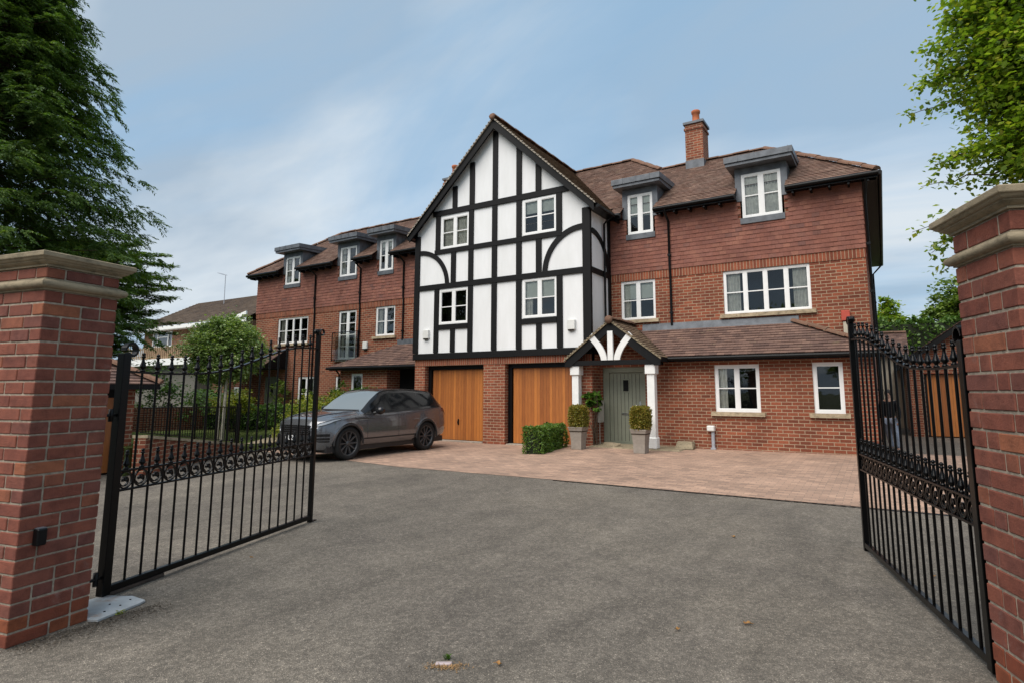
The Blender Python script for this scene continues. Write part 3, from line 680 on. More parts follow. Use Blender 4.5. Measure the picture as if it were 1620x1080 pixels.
# ---- dormers
for i, (a, b, inn) in enumerate(DORM):
    window(a, b, 6.20, 7.42, YM - .03, 2, 2, inner=inn, lead_sill=True, fr=.06, mul=.11, room=.035)
    d = MB(); e0, e1 = a - .16, b + .16; yb = 17.25
    d.box(e0, a - .002, YM - .05, YM + .05, 6.18 + .5, 7.60); d.box(b + .002, e1, YM - .05, YM + .05, 6.18 + .5, 7.60)
    d.box(a - .002, b + .002, YM - .045, YM + .05, 7.423, 7.60)
    for xx in (e0, e1):
        s_ = .03 if xx == e1 else -.03
        d.prism([(xx - s_, YM + .05, zr(YM + .05) - .1), (xx - s_, YM + .05, 7.60), (xx - s_, yb, 7.60), (xx - s_, yb, zr(yb) - .1)], (s_, 0, 0))
    # standing seams on the cheeks
    for q in (.3, .6):
        d.box(e1, e1 + .02, YM + q, YM + q + .025, zr(YM + q) + .02, 7.6)
    c0, c1 = a - .36, b + .36
    d.hexa([(c0 + .03, 15.68, 7.60), (c1 - .03, 15.68, 7.60), (c1 - .03, 17.4, 7.64), (c0 + .03, 17.4, 7.64), (c0 + .03, 15.68, 7.68), (c1 - .03, 15.68, 7.68), (c1 - .03, 17.4, 7.78), (c0 + .03, 17.4, 7.78)])
    d.hexa([(c0, 15.64, 7.685), (c1, 15.64, 7.685), (c1, 17.4, 7.785), (c0, 17.4, 7.785), (c0, 15.64, 7.85), (c1, 15.64, 7.85), (c1, 17.4, 7.95), (c0, 17.4, 7.95)])
    x = c0 + .35
    while x < c1 - .1: d.box(x, x + .02, 15.632, 15.64, 7.69, 7.86); x += .42
    hb(d, 'dormer', M['lead'], 'grey lead flat-roofed dormer', bevel=0)

# ---- wing windows
window(-6.56, -5.50, 3.64, 4.80, YM + .03, 2, 2, inner='blind45+curtain_left', sill=YM)
window(-3.58, -1.43, 3.62, 4.80, YM + .03, 4, 2, inner='curtains', sill=YM, mul=.075, label='wide four-light window on the right wing')
window(-3.72, -2.63, 1.065, 2.245, YE + .03, 2, 2, inner='curtain_left', sill=YE, fr=.07)
window(-1.44, -.80, 1.07, 2.255, YE + .03, 1, 2, inner='dark', sill=YE, fr=.07)
window(-22.80, -20.78, 3.60, 4.72, YM + .03, 4, 2, inner='curtain_left', sill=YM, mul=.06)
window(-16.78, -15.76, 3.66, 4.80, YM + .03, 2, 2, inner='curtain_left', sill=YM)
window(-18.88, -17.86, 2.84, 4.78, YM + .03, 2, 4, inner='curtains', mul=.12, name='french_window', label='tall white french window behind the glass balcony')
window(-21.25, -20.2, .35, 2.18, YM + .03, 2, 2, inner='curtain_right', name='french_window', fr=.07, rowpos=[.62])
window(-18.92, -18.42, .35, 2.16, YM + .03, 1, 2, inner='dark')
window(-17.12, -16.52, .9, 2.22, YE + .03, 1, 2, inner='curtain_right')
# glass balcony
b = MB(); b.tube([(-19.08, 15.93, 3.9), (-17.6, 15.93, 3.9)], .018, 6); b.tube([(-19.08, 15.93, 2.8), (-17.6, 15.93, 2.8)], .018, 6)
for x in (-19.08, -17.6): b.tube([(x, 15.93, 2.75), (x, 15.93, 3.92)], .02, 6); b.tube([(x, 15.93, 3.9), (x, 16.05, 3.9)], .018, 6)
bo = hb(b, 'balcony_railing', M['iron']); b = MB(); b.poly([(-19.06, 15.93, 2.82), (-17.62, 15.93, 2.82), (-17.62, 15.93, 3.88), (-19.06, 15.93, 3.88)]); hb(b, 'glass_panel', M['clear_glass'], par=bo)
b = MB(); b.box(-18.95, -17.75, YM - .06, YM + .05, 2.76, 2.835); hb(b, 'sill', M['white'], par=bo)
# left front door + porch canopy
d = MB(); d.box(-23.42, -22.70, YM + .06, YM + .1, .25, 2.14); do = hb(d, 'front_door', M['sage'], 'sage green door of the left wing'); d = MB(); d.box(-23.5, -23.42, YM + .02, YM + .11, .25, 2.2); d.box(-22.70, -22.62, YM + .02, YM + .11, .25, 2.2); d.box(-23.42, -22.70, YM + .02, YM + .11, 2.14, 2.2); hb(d, 'door_frame', M['sage'], par=do)
d = MB(); d.box(-23.14, -22.98, YM + .053, YM + .06, 1.45, 1.85); hb(d, 'door_window', M['dark'], par=do)
t = MB(); tiles(t, [(-23.55, 14.9, 2.62), (-22.0, 14.9, 2.62 + .0), (-22.0, YM, 3.4), (-23.55, YM, 3.4)], .115, .185, .02); tiles(t, [(-25.4, 14.9, 2.62), (-23.55, 14.9, 2.62), (-23.55, YM, 3.4), (-25.4, YM, 3.4)], .115, .185, .02)
t.box(-25.4, -22.0, 14.9, YM, 2.5, 2.6, 1); t.prism([(-22.0, 14.9, 2.6), (-22.0, YM, 2.6), (-22.0, YM, 3.38)], (.02, 0, 0), 1)
hb(t, 'porch_roof', [M['roof_low'], M['timber']], 'lean-to porch roof on the left wing')
window(-24.32, -24.02, .9, 1.75, 15.15, 1, 2, inner='dark', room=.03)
# ================================================================ TIMBERED GABLE
CX = -10.12; APZ = 10.22; HWG = 3.5; KG = (APZ - 6.85) / HWG
gz = lambda x: APZ - abs(x - CX) * KG      # roof surface height above x
w = MB(); GW = [(-12.36, -11.20, 6.24, 7.33), (-9.14, -7.97, 6.26, 7.37), (-12.38, -11.20, 3.72, 4.86), (-9.14, -7.97, 3.72, 4.90)]
xL, xR = -13.42, -6.9
wall(w, (xL, YG, 0), (1, 0, 0), (0, -1, 0), xR - xL, 2.64, 6.6, [(a - xL, b - xL, c, d) for a, b, c, d in GW if d < 6.6] + [(a - xL, b - xL, 6.24, 6.6) for a, b in ((-12.36, -11.20), (-9.14, -7.97))], thick=.03)
# polygon part above z=6.6: strips in x
def strip(x0, x1, zb0, side=None):
    w.poly([(x0, YG, zb0), (x1, YG, zb0), (x1, YG, gz(x1) - .1), (x0, YG, gz(x0) - .1)])
for a, b, zb in ((xL, -12.36, 6.6), (-12.36, -11.20, 7.33), (-11.20, CX, 6.6), (CX, -9.14, 6.6), (-9.14, -7.97, 7.37), (-7.97, xR, 6.6)):
    n = 4
    for i in range(n): strip(a + (b - a) * i / n, a + (b - a) * (i + 1) / n, zb)
wall(w, (xR, YG, 0), (0, 1, 0), (1, 0, 0), 1.45, 2.64, 6.9, []); wall(w, (xL, YG, 0), (0, 1, 0), (-1, 0, 0), 1.45, 2.64, 6.9, [])
hb(w, 'wall', M['render'], 'white rendered panels of the gable')
B = MB(); BW = .095; yb0, yb1 = YG - .045, YG + .02
def post(xc, z0, z1, hw=BW, y_=yb0): 
    B.box(xc - hw, xc + hw, y_ + random.uniform(-.003, .003), yb1, z0, z1)
def rail(x0, x1, z0, z1): B.box(x0, x1, yb0 - .006, yb1, z0, z1)
rail(-13.47, -6.86, 2.605, 2.80)                       # bottom beam
rail(-13.27, -7.12, 4.90, 5.075); rail(-12.62, -7.80, 6.08, 6.235); rail(-12.72, -7.55, 7.395, 7.58)
B.box(-13.48, -13.27, yb0 - .012, yb1, 2.81, 6.80); B.box(-7.12, -6.87, yb0 - .012, YG + .06, 2.81, 6.80)
for x in (-12.50, -11.11, -10.19, -9.28, -7.88): post(x, 2.81, 4.895)
rail(-12.40, -11.21, 3.55, 3.705); rail(-9.18, -7.98, 3.54, 3.70)
post(-11.81, 2.81, 3.545, .09); post(-8.58, 2.81, 3.535, .09)
for x in (-11.82, -11.11, -10.19, -9.28, -8.58): post(x, 5.08, 6.075)
for x in (-12.50, -11.11, -10.19, -9.28, -7.88): post(x, 6.24, 7.39)
for x in (-11.80, -11.09, -10.18, -9.28, -8.585): post(x, 7.585, gz(x) - .28)
def arc_(cx, cz, r0, r1, a0, a1, n=14, plane='x'):
    for i in range(n):
        t0, t1 = a0 + (a1 - a0) * i / n, a0 + (a1 - a0) * (i + 1) / n
        q = [(r0, t0), (r1, t0), (r1, t1), (r0, t1)]
        if plane == 'x': B.prism([(cx + r * math.cos(t), yb0 + .004, cz + r * math.sin(t)) for r, t in q], (0, .055, 0))
        else: B.prism([(-6.86, cx + r * math.cos(t), cz + r * math.sin(t)) for r, t in q], (-.05, 0, 0))
arc_(-13.27, 5.02, 1.12, 1.27, 0.03, math.pi / 2); arc_(-7.12, 5.02, 1.17, 1.33, math.pi / 2, math.pi - .03)
# return wall timbers
B.box(-6.93, -6.855, 14.70, 16.04, 4.905, 5.07); B.box(-6.93, -6.86, 15.86, 16.03, 2.81, 6.75); B.box(-6.93, -6.86, 14.72, 15.86, 2.61, 2.8)
arc_(14.75, 5.05, 1.02, 1.17, 0.0, math.pi / 2, plane='y')
# barge boards
for s_ in (-1, 1):
    x1 = CX + s_ * (HWG - .03); z1 = gz(x1) - .03
    B.prism([(CX, 14.40, APZ - .05), (x1, 14.40, z1), (x1, 14.40, z1 - .25), (CX, 14.40, APZ - .05 - .30)], (0, .045, 0))
hb(B, 'timber_frame', M['timber'], 'black timber framing and bargeboards of the gable', bevel=.006)
window(-12.36, -11.20, 6.24, 7.33, YG - .02, 2, 2, inner='net', fr=.06, mul=.10, room=.3, label='top left gable window with pale curtain')
window(-9.14, -7.97, 6.26, 7.37, YG - .02, 2, 2, inner='blind38', fr=.06, mul=.10, room=.3)
window(-12.38, -11.20, 3.72, 4.86, YG - .02, 2, 2, inner='dark', fr=.06, mul=.10, room=.3)
window(-9.14, -7.97, 3.72, 4.90, YG - .02, 2, 2, inner='blind48+curtain_left', fr=.06, mul=.10, room=.3)
# gable roof
t = MB(); yF = 14.36; yBk = 21.6
for s_ in (-1, 1):
    xe = CX + s_ * (HWG + .02); ze = gz(xe)
    pl = [(xe, yF, ze), (xe, yBk, ze), (CX, yBk, APZ), (CX, yF, APZ)]
    tiles(t, pl, .113, .185, .022)
gr = hb(t, 'gable_roof', M['roof_moss'], 'mossy brown tiled roof over the timbered gable')
t = MB(); ridgecaps(t, (CX, yF - .03, APZ + .05), (CX, yBk, APZ + .05), .12); 
t.lathe([(.0, 0), (.10, 0), (.10, .03), (.0, .03)], (CX, yF - .05, APZ + .01), 14, 'y')
hb(t, 'ridge_tile', M['ridge'], par=gr)
t = MB()
for s_ in (-1, 1):
    x1 = CX + s_ * (HWG + .02)
    t.prism([(CX, yF - .005, APZ + .01), (x1, yF - .005, gz(x1) + .01), (x1, yF - .005, gz(x1) - .035), (CX, yF - .005, APZ - .045)], (0, .06, 0))
    for i in range(36):   # ragged mortar bedding under the tile ends
        f_ = (i + .5) / 36; x = CX + s_ * HWG * f_; z = gz(x) + random.uniform(-.01, .012); t.lathe([(0, -.02), (.022, -.012), (.026, .01), (0, .028)], (x, yF - .012, z), 5)
hb(t, 'verge_mortar', M['concrete'], par=gr)
t = MB()
for s_ in (-1, 1):
    xe = CX + s_ * (HWG + .02); t.poly([(xe, yF, gz(xe) - .04), (xe, yBk, gz(xe) - .04), (CX, yBk, APZ - .04), (CX, yF, APZ - .04)])
    xg = CX + s_ * (HWG + .06); t.tube([(xg, 14.45, 6.74), (xg, 15.68, 6.74)], .055, 8)
    xw = xR if s_ > 0 else xL; t.poly([(xw, 14.45, 6.72), (xg, 14.45, 6.72), (xg, 16.05, 6.72), (xw, 16.05, 6.72)])
hb(t, 'gutter', M['gutter'], par=gr)
# downpipes
def pipe(path, name='downpipe', r=.034):
    p = MB(); p.tube(path, r, 8)
    for i in range(len(path) - 1):
        a, b_ = Vector(path[i]), Vector(path[i + 1])
        if abs(a.x - b_.x) < .01 and (a - b_).length > 1.2:
            n = int((a - b_).length / 1.1)
            for k in range(1, n + 1):
                q = a.lerp(b_, k / (n + .3)); p.box(q.x - .045, q.x + .045, q.y - .042, q.y + .05, q.z - .03, q.z + .03)
    hb(p, name, M['gutter'])
for x, zb in ((-5.03, 3.42), (-20.35, .1), (-17.64, 2.9), (-15.31, 3.45)):
    pipe([(x, 15.66, 6.72), (x, 15.68, 6.62), (x, 15.98, 6.42), (x, 15.98, ZT + .1), (x, 16.01, ZT - .1), (x, 16.01, zb)])
pipe([(-.06, 15.72, 6.7), (-.06, 15.8, 6.55), (-.10, 16.02, 6.3), (-.10, 16.02, .1)]); pipe([(.22, 27.6, 6.7), (-.09, 27.3, 6.3), (-.09, 27.3, .1)])
p = MB(); p.tube([(-6.62, 15.55, 6.70), (-6.83, 15.50, 6.50), (-6.83, 15.50, 3.1)], .034, 8); hb(p, 'downpipe', M['gutter'])
p = MB(); p.tube([(-17.66, 14.95, 2.40), (-17.70, 15.18, 2.2), (-17.70, 15.18, .1)], .034, 8); hb(p, 'downpipe', M['gutter'])
# alarm boxes and vents
for (x, z, y) in ((-12.90, 3.42, YG), (-7.49, 3.43, YG), (-17.25, 3.33, YM)):
    p = MB(); p.cbox(x - .12, x + .12, y - .09, y - .001, z - .13, z + .15, .012); po = hb(p, 'alarm_box', M['plastic_white']); 
    p = MB(); p.box(x - .10, x + .06, y - .075, y - .02, z - .165, z - .132); hb(p, 'alarm_light', M['dark'], par=po)
p = MB(); p.cbox(-.79, -.60, YM - .12, YM - .001, 3.27, 3.52, .01); po = hb(p, 'alarm_box', plain('red_plastic', (.42, .06, .035), .5), 'small red box on the right wing')
p = MB(); p.box(-.76, -.64, YM - .09, YM - .001, 2.95, 3.25); hb(p, 'alarm_light', M['cream'], par=po)
# ---- low extension roofs (lean-to)
zl = lambda y: 2.48 + KR * (y - 14.95)
t = MB(); tiles(t, [(-4.87, 14.95, 2.48), (.15, 14.95, 2.48), (-1.9, YM, zl(YM)), (-6.02, YM, zl(YM))], .113, .185, .02)
tiles(t, [(.15, 14.95, 2.48), (.15, YM + .6, 2.48), (-.17, YM + .6, 2.75), (-.9, YM, 2.98), (-1.9, YM, zl(YM))][:3] + [(-1.9, YM, zl(YM))], .113, .185, .02) if False else None
lr = hb(t, 'lean_to_roof', M['roof_low'], 'brown tiled lean-to roof over the ground floor windows, right')
t = MB(); ridgecaps(t, (.15, 14.95, 2.52), (-1.9, YM, zl(YM) + .04), .10); hb(t, 'ridge_tile', M['ridge'], par=lr)
t = MB(); t.poly([(-5.0, 14.97, 2.45), (.13, 14.97, 2.45), (-1.9, YM, zl(YM) - .03), (-5.9, YM, zl(YM) - .03)]); t.poly([(.15, 14.95, 2.48), (.15, YM + .4, 2.48), (-1.9, YM, zl(YM))])
t.box(-4.95, .13, 14.95, 14.975, 2.34, 2.46); t.poly([(-4.95, 14.97, 2.36), (.13, 14.97, 2.36), (.13, YE, 2.36), (-4.95, YE, 2.36)]); t.tube([(-4.83, 14.90, 2.42), (.18, 14.90, 2.42)], .05, 8); t.box(.12, .145, 14.97, 16.4, 2.34, 2.46)
hb(t, 'gutter', M['gutter'], par=lr)
t = MB(); t.hexa([(-5.9, YM - .06, zl(YM - .06)), (-1.75, YM - .06, zl(YM - .06)), (-1.75, YM - .004, zl(YM)), (-5.9, YM - .004, zl(YM)), (-5.9, YM - .03, zl(YM) + .14), (-1.75, YM - .03, zl(YM) + .14), (-1.75, YM - .004, zl(YM) + .16), (-5.9, YM - .004, zl(YM) + .16)]); hb(t, 'flashing', M['lead'], par=lr)
t = MB(); tiles(t, [(-18.05, 14.95, 2.48), (-13.52, 14.95, 2.48), (-13.52, YM, zl(YM)), (-15.5, YM, zl(YM))], .113, .185, .02)
ll = hb(t, 'lean_to_roof', M['roof_low'], 'brown tiled lean-to roof behind the parked car')
t = MB(); t.poly([(-18.05, 14.97, 2.45), (-13.5, 14.97, 2.45), (-13.5, YM, zl(YM) - .03), (-15.5, YM, zl(YM) - .03)]); t.poly([(-18.05, 14.95, 2.48), (-15.5, YM, zl(YM)), (-18.05, YM, 2.48)]); t.box(-18.0, -13.5, 14.95, 14.975, 2.34, 2.46); t.poly([(-18.0, 14.97, 2.36), (-13.5, 14.97, 2.36), (-13.5, YE, 2.36), (-18.0, YE, 2.36)]); t.tube([(-18.1, 14.90, 2.42), (-13.5, 14.90, 2.42)], .05, 8); t.box(-15.26, -13.43, YE, YM, 2.34, 2.4)
hb(t, 'gutter', M['gutter'], par=ll)
t = MB(); t.box(-15.55, -13.52, YM - .05, YM - .004, zl(YM) - .03, zl(YM) + .16); hb(t, 'flashing', M['lead'], par=ll)
# ---- front door
d = MB(); d.box(-6.66, -5.66, YE + .075, YE + .12, .185, 2.10); do = hb(d, 'front_door', M['sage'], 'sage green boarded front door under the porch')
for i in range(1, 9):
    x = -6.66 + i * .111; q = MB() if i == 1 else q; q.box(x - .004, x + .004, YE + .071, YE + .0752, .22, 2.06)
hb(q, 'door_groove', M['dark'], par=do)
d = MB(); d.box(-6.84, -6.662, YE + .03, YE + .14, .12, 2.235); d.box(-5.658, -5.59, YE + .03, YE + .14, .12, 2.235); d.box(-6.662, -5.658, YE + .03, YE + .14, 2.104, 2.235); d.box(-6.662, -5.658, YE + .03, YE + .14, .12, .18); hb(d, 'door_frame', M['sage'], par=do)
d = MB(); d.box(-6.28, -6.06, YE + .058, YE + .074, 1.55, 1.92); hb(d, 'door_window', M['sage'], par=do); d = MB(); d.box(-6.25, -6.09, YE + .055, YE + .058, 1.58, 1.89); hb(d, 'pane', M['dark'], par=do)
chrome = plain('brushed_chrome', (.55, .55, .55), .25, metal=1.0, var=.02)
d = MB(); d.box(-5.78, -5.74, YE + .06, YE + .075, 1.10, 1.30); d.tube([(-5.76, YE + .06, 1.2), (-5.76, YE + .02, 1.2), (-5.88, YE + .02, 1.2)], .011, 6); hb(d, 'handle', chrome, par=do)
d = MB(); d.box(-6.30, -6.03, YE + .06, YE + .075, .93, .985); hb(d, 'letterbox', chrome, par=do)
# ---- porch
PX, PYF, PZ = -6.2, 14.3, 3.47; PH = 1.37; PK = (PZ - 2.45) / PH
t = MB(); 
tiles(t, [(PX + PH, PYF, 2.45), (PX + PH, 14.98, 2.45), (PX, YM, PZ), (PX, PYF, PZ)], .113, .185, .02)
tiles(t, [(PX - PH, 14.64, 2.45), (PX - PH, PYF, 2.45), (PX, PYF, PZ), (PX, YM, PZ), (PX - .69, YM, PZ - .69 * PK), (PX - .69, 14.64, PZ - .69 * PK)][:3] + [(PX, 14.64, PZ)], .113, .185, .02)
tiles(t, [(PX - .69, 14.64, PZ - .69 * PK), (PX, 14.64, PZ), (PX, YM, PZ), (PX - .69, YM, PZ - .69 * PK)], .113, .185, .02)
po = hb(t, 'porch_roof', M['roof_moss'], 'gabled tiled porch roof above the front door')
t = MB(); ridgecaps(t, (PX, PYF - .04, PZ + .04), (PX, YM, PZ + .04), .10); t.lathe([(0, 0), (.11, 0), (.11, .03), (0, .03)], (PX, PYF - .06, PZ + .0), 12, 'y')
for i in range(9): pass
hb(t, 'ridge_tile', M['ridge'], par=po)
t = MB()
for s_ in (-1, 1):
    t.prism([(PX, PYF - .01, PZ + .0), (PX + s_ * (PH + .02), PYF - .01, 2.435), (PX + s_ * (PH + .02), PYF - .01, 2.39), (PX, PYF - .01, PZ - .05)], (0, .05, 0))
    for i in range(16): f_ = (i + .5) / 16; t.lathe([(0, -.02), (.02, -.01), (.024, .01), (0, .024)], (PX + s_ * PH * f_, PYF - .015, PZ - PH * f_ * PK), 5)
hb(t, 'verge_mortar', M['stone'], par=po)
t = MB()
for s_ in (-1, 1):
    x1 = PX + s_ * (PH + .0); t.prism([(PX, PYF + .03, PZ - .055), (x1, PYF + .03, 2.385), (x1, PYF + .03, 2.24), (x1 - s_ * .16, PYF + .03, 2.235), (PX, PYF + .03, PZ - .29)], (0, .05, 0))
    t.poly([(x1, PYF + .02, 2.42), (x1, 14.95, 2.42), (PX, 14.95, PZ - .03), (PX, PYF + .02, PZ - .03)])
t.box(PX - PH + .12, PX + PH - .12, PYF + .045, PYF + .20, 2.275, 2.40); t.box(-5.2, -5.06, PYF + .2, YE, 2.275, 2.40); t.box(-4.86, -4.82, PYF + .02, 14.95, 2.33, 2.44)
t.poly([(-7.5, PYF + .21, 2.41), (-4.85, PYF + .21, 2.41), (-4.85, 15.3, 2.41), (-7.5, 15.3, 2.41)]) if False else None
hb(t, 'porch_frame', M['timber'], par=po)
t = MB()   # plaster soffit slopes inside the gable
t.poly([(PX - PH + .1, 14.42, 2.44), (PX, 14.42, PZ - .08), (PX, 15.24, PZ - .08), (PX - PH + .1, 15.24, 2.44)])
hb(t, 'porch_soffit', plain('porch_board', (.20, .15, .12), .8), par=po)
t = MB(); t.prism([(-6.9, YE, 2.62), (-5.10, YE, 2.62), (PX, YE, PZ - .06), (-6.9, YE, PZ - .06 - .7 * PK)], (0, .1, 0)); hb(t, 'porch_back_wall', M['brick'], par=po)
t = MB(); yk = PYF + .02   # white king post and curved struts
t.box(PX - .075, PX + .075, yk, yk + .07, 2.402, PZ - .30)
for s_ in (-1, 1):
    n = 10; P = []
    for i in range(n + 1):
        f_ = i / n; th = R(82 - 40 * f_); xo = .10 + .40 * f_ ** 1.6; zo = 2.402 + .70 * f_ - .04 * f_ * f_; wd = .085; nx_, nz_ = math.sin(th), -math.cos(th)
        if i == 0: nx_, nz_ = 1, 0
        P.append(((PX + s_ * (xo - wd * nx_ + .085), zo - wd * nz_), (PX + s_ * (xo + wd * nx_ + .085), zo + wd * nz_)))
    for (a0, b0), (a1, b1) in zip(P, P[1:]):
        t.prism([(a0[0], yk + .005, a0[1]), (b0[0], yk + .005, b0[1]), (b1[0], yk + .005, b1[1]), (a1[0], yk + .005, a1[1])], (0, .06, 0))
hb(t, 'porch_strut', M['white_paint'], par=po)
for x in (-7.30, -5.135):
    zc = pave_z(x, 14.5); t = MB(); t.cbox(x - .10, x + .10, 14.42, 14.62, zc + .3, 2.10, .008); t.cbox(x - .14, x + .14, 14.38, 14.66, 2.02, 2.27, .012); t.cbox(x - .13, x + .13, 14.39, 14.65, zc + .02, zc + .32, .03)
    hb(t, 'porch_column', M['white_paint'], 'white square porch column, ' + ('left' if x < -6 else 'right'))
# meter box in the porch recess
t = MB(); t.cbox(-6.897, -6.80, 14.92, 15.22, .72, 1.32, .01); t.tube([(-6.85, 15.02, .72), (-6.85, 15.02, .12)], .012, 6); hb(t, 'meter_box', plain('grey_meter_box', (.42, .40, .36), .6))
# waste pipe with a white cap
t = MB(); t.tube([(-3.80, 15.19, .14), (-3.80, 15.19, .62)], .045, 10); t.box(-3.86, -3.74, 15.14, 15.24, .13, .17); po = hb(t, 'waste_pipe', M['pipe_grey'])
t = MB(); t.cbox(-3.93, -3.74, 15.08, 15.24, .58, .72, .02); hb(t, 'pipe_cap', M['plastic_white'], par=po)

# ================================================================ GATE PIERS
def pier(loc, rz, wx, wy, htop, ztor, capz, label, mirror, cs=1.0, bs=1.0):
    """local frame: origin = near corner, +x away from the opening, +y from near corner to far corner (mirror flips x)"""
    T = thing('gate_pier', label, 'gate pier', loc, rz, 'brick gate piers')
    def bm(): return MB()
    core = MB(); brick_ = MB(); pl = MB(); ov = .006
    s = -1 if mirror else 1
    def fx(a, b): return (min(s * a, s * b), max(s * a, s * b))
    a, b = fx(.007, wx - .007); core.box(a, b, .007, wy - .007, 0, htop)
    jt = .012 * bs; bwid = .112 * bs; SL = .243 * bs; n1 = round((ztor - .04) / (.0865 * bs)); c1 = (ztor - .04) / n1; lays = [(i * c1, (i + 1) * c1) for i in range(n1)] + [(ztor + .038, htop)]
    for k, (z0, z1) in enumerate(lays):
        z0 += jt / 2; z1 -= jt / 2
        tgt = pl if k < 2 else brick_
        # pinwheel: each side runs L - bwid, offset alternates
        sides = [((0, 0), (1, 0), wx), ((wx, 0), (0, 1), wy), ((wx, wy), (-1, 0), wx), ((0, wy), (0, -1), wy)]
        for si, ((ox, oy), (dx, dy), L) in enumerate(sides):
            st = 0 if k % 2 else bwid + jt; en = L - bwid - jt if k % 2 else L
            span = en - st; cnt = max(1, round(span / SL)); lens = []
            if (span / SL) - int(span / SL) > .3 and int(span / SL) >= 1: full = int(span / SL); lens = [SL] * full + [span - SL * full]
            else: lens = [span / cnt] * cnt
            if k % 4 in (2, 3): lens.reverse()
            if si in (2, 3): lens.reverse()
            u = st
            for Ln in lens:
                ua, ub = u + (jt / 2 if u > st + 1e-6 else 0), u + Ln - (jt / 2 if u + Ln < en - 1e-6 else 0); u += Ln
                d0 = random.uniform(-.0025, .0025); nx_, ny_ = dy, -dx      # outward normal
                x0_, y0_ = ox + dx * ua, oy + dy * ua; x1_, y1_ = ox + dx * ub - nx_ * bwid, oy + dy * ub - ny_ * bwid
                xa, xb = sorted((x0_, x1_)); ya, yb = sorted((y0_, y1_))
                if nx_ > 0: xb += d0
                if nx_ < 0: xa -= d0
                if ny_ > 0: yb += d0
                if ny_ < 0: ya -= d0
                xa, xb = fx(xa, xb); jz = random.uniform(-.0015, .0015)
                tgt.cbox(xa, xb, ya, yb, z0 + jz, z1 + jz, .0045)
    core.build('mortar', M['mortar'], T); brick_.build('brickwork', M['pier_brick'], T); pl.build('plinth', M['plinth_brick'], T)
    def ring(prof, name, mat):
        m_ = MB(); vs = []
        for (o, z) in prof:
            x0_, x1_ = fx(-o, wx + o); vs += [(x0_, -o, z), (x1_, -o, z), (x1_, wy + o, z), (x0_, wy + o, z)]
        fs = []
        for i in range(len(prof) - 1):
            for q in range(4): r_ = (q + 1) % 4; fs.append((i * 4 + q, i * 4 + r_, i * 4 + 4 + r_, i * 4 + 4 + q))
        m_.mesh(vs, fs); m_.poly(vs[:4][::-1]); m_.poly(vs[-4:]); return m_.build(name, mat, T)
    H2 = ztor
    ring([(-.02, H2 - .040), (.008, H2 - .040), (.008, H2 - .030)] + [(.010 + .034 * math.cos(t_), H2 + .030 * math.sin(t_)) for t_ in [R(-75 + 15 * i) for i in range(11)]] + [(.008, H2 + .030), (.008, H2 + .038), (-.02, H2 + .040)], 'string_moulding', M['stone'])
    c = capz
    ring([(o_ * cs, c + (h_) * .70 * cs) for o_, h_ in [(-.02, 0), (.010, 0), (.010, .018), (.018, .022), (.028, .030), (.040, .042), (.042, .052), (.050, .054), (.056, .062), (.062, .074), (.070, .080), (.072, .086), (.072, .122), (.066, .130), (-.05, .142)]], 'cap', M['stone'])
    return T
aL = math.atan2(.0935, .479)   # reveal direction (-.0935,.479)
PLf = pier((-4.791, 1.600, 0), aL, .56, .488, 2.43, 2.312, 2.432, 'red brick gate pier on the left, carrying a small black lamp near its base', True)
aR = math.atan2(.195, .52)
# right pier: near corner (.61,3.78), far (.415,4.30)
PRt = pier((.612, 3.775, 0), aR, .60, .556, 2.53, 2.375, 2.532, 'red brick gate pier with stone cap at the right edge', False, 1.18, 1.22)
# small black lamp on the left pier reveal
L_ = MB(); L_.cbox(.0, .05, .085, .145, .600, .705, .006); 
lo = L_.build('body', M['gutter'], thing('wall_lamp', 'small black box wall light on the left brick pier near the ground', 'lamp', (-4.791, 1.600, 0), aL))
L_ = MB(); L_.box(.006, .044, .09, .14, .706, .712); L_.build('lens', M['lead'], lo.parent)

# ================================================================ GATES
def finial(mb, u, z, s=1.0, mi=0):
    prof = [(.010, 0), (.018, .002), (.018, .010), (.010, .014), (.012, .022), (.0235, .033), (.021, .044), (.013, .066), (.009, .086), (.0085, .100), (.015, .105), (.015, .112), (.008, .116), (.0125, .123), (.0125, .130), (.007, .137), (0, .140)]
    mb.lathe([(r * s, h * s) for r, h in prof], (u, 0, z), 8, sm=True)
def topcurve(u):
    P = [(0, 1.757), (.2, 1.750), (.4, 1.745), (.62, 1.750), (.86, 1.762), (1.1, 1.789), (1.36, 1.855), (1.67, 1.957), (2.02, 2.062), (2.3, 2.108), (2.68, 2.125), (2.8, 2.13)]
    for (a, b), (c, d) in zip(P, P[1:]):
        if u <= c: t_ = (u - a) / (c - a); return b + (d - b) * t_
    return P[-1][1]
def smoothcurve(u): return sum(topcurve(u + d) for d in (-.12, -.06, 0, .06, .12)) / 5 if .12 < u else topcurve(max(u, 0))
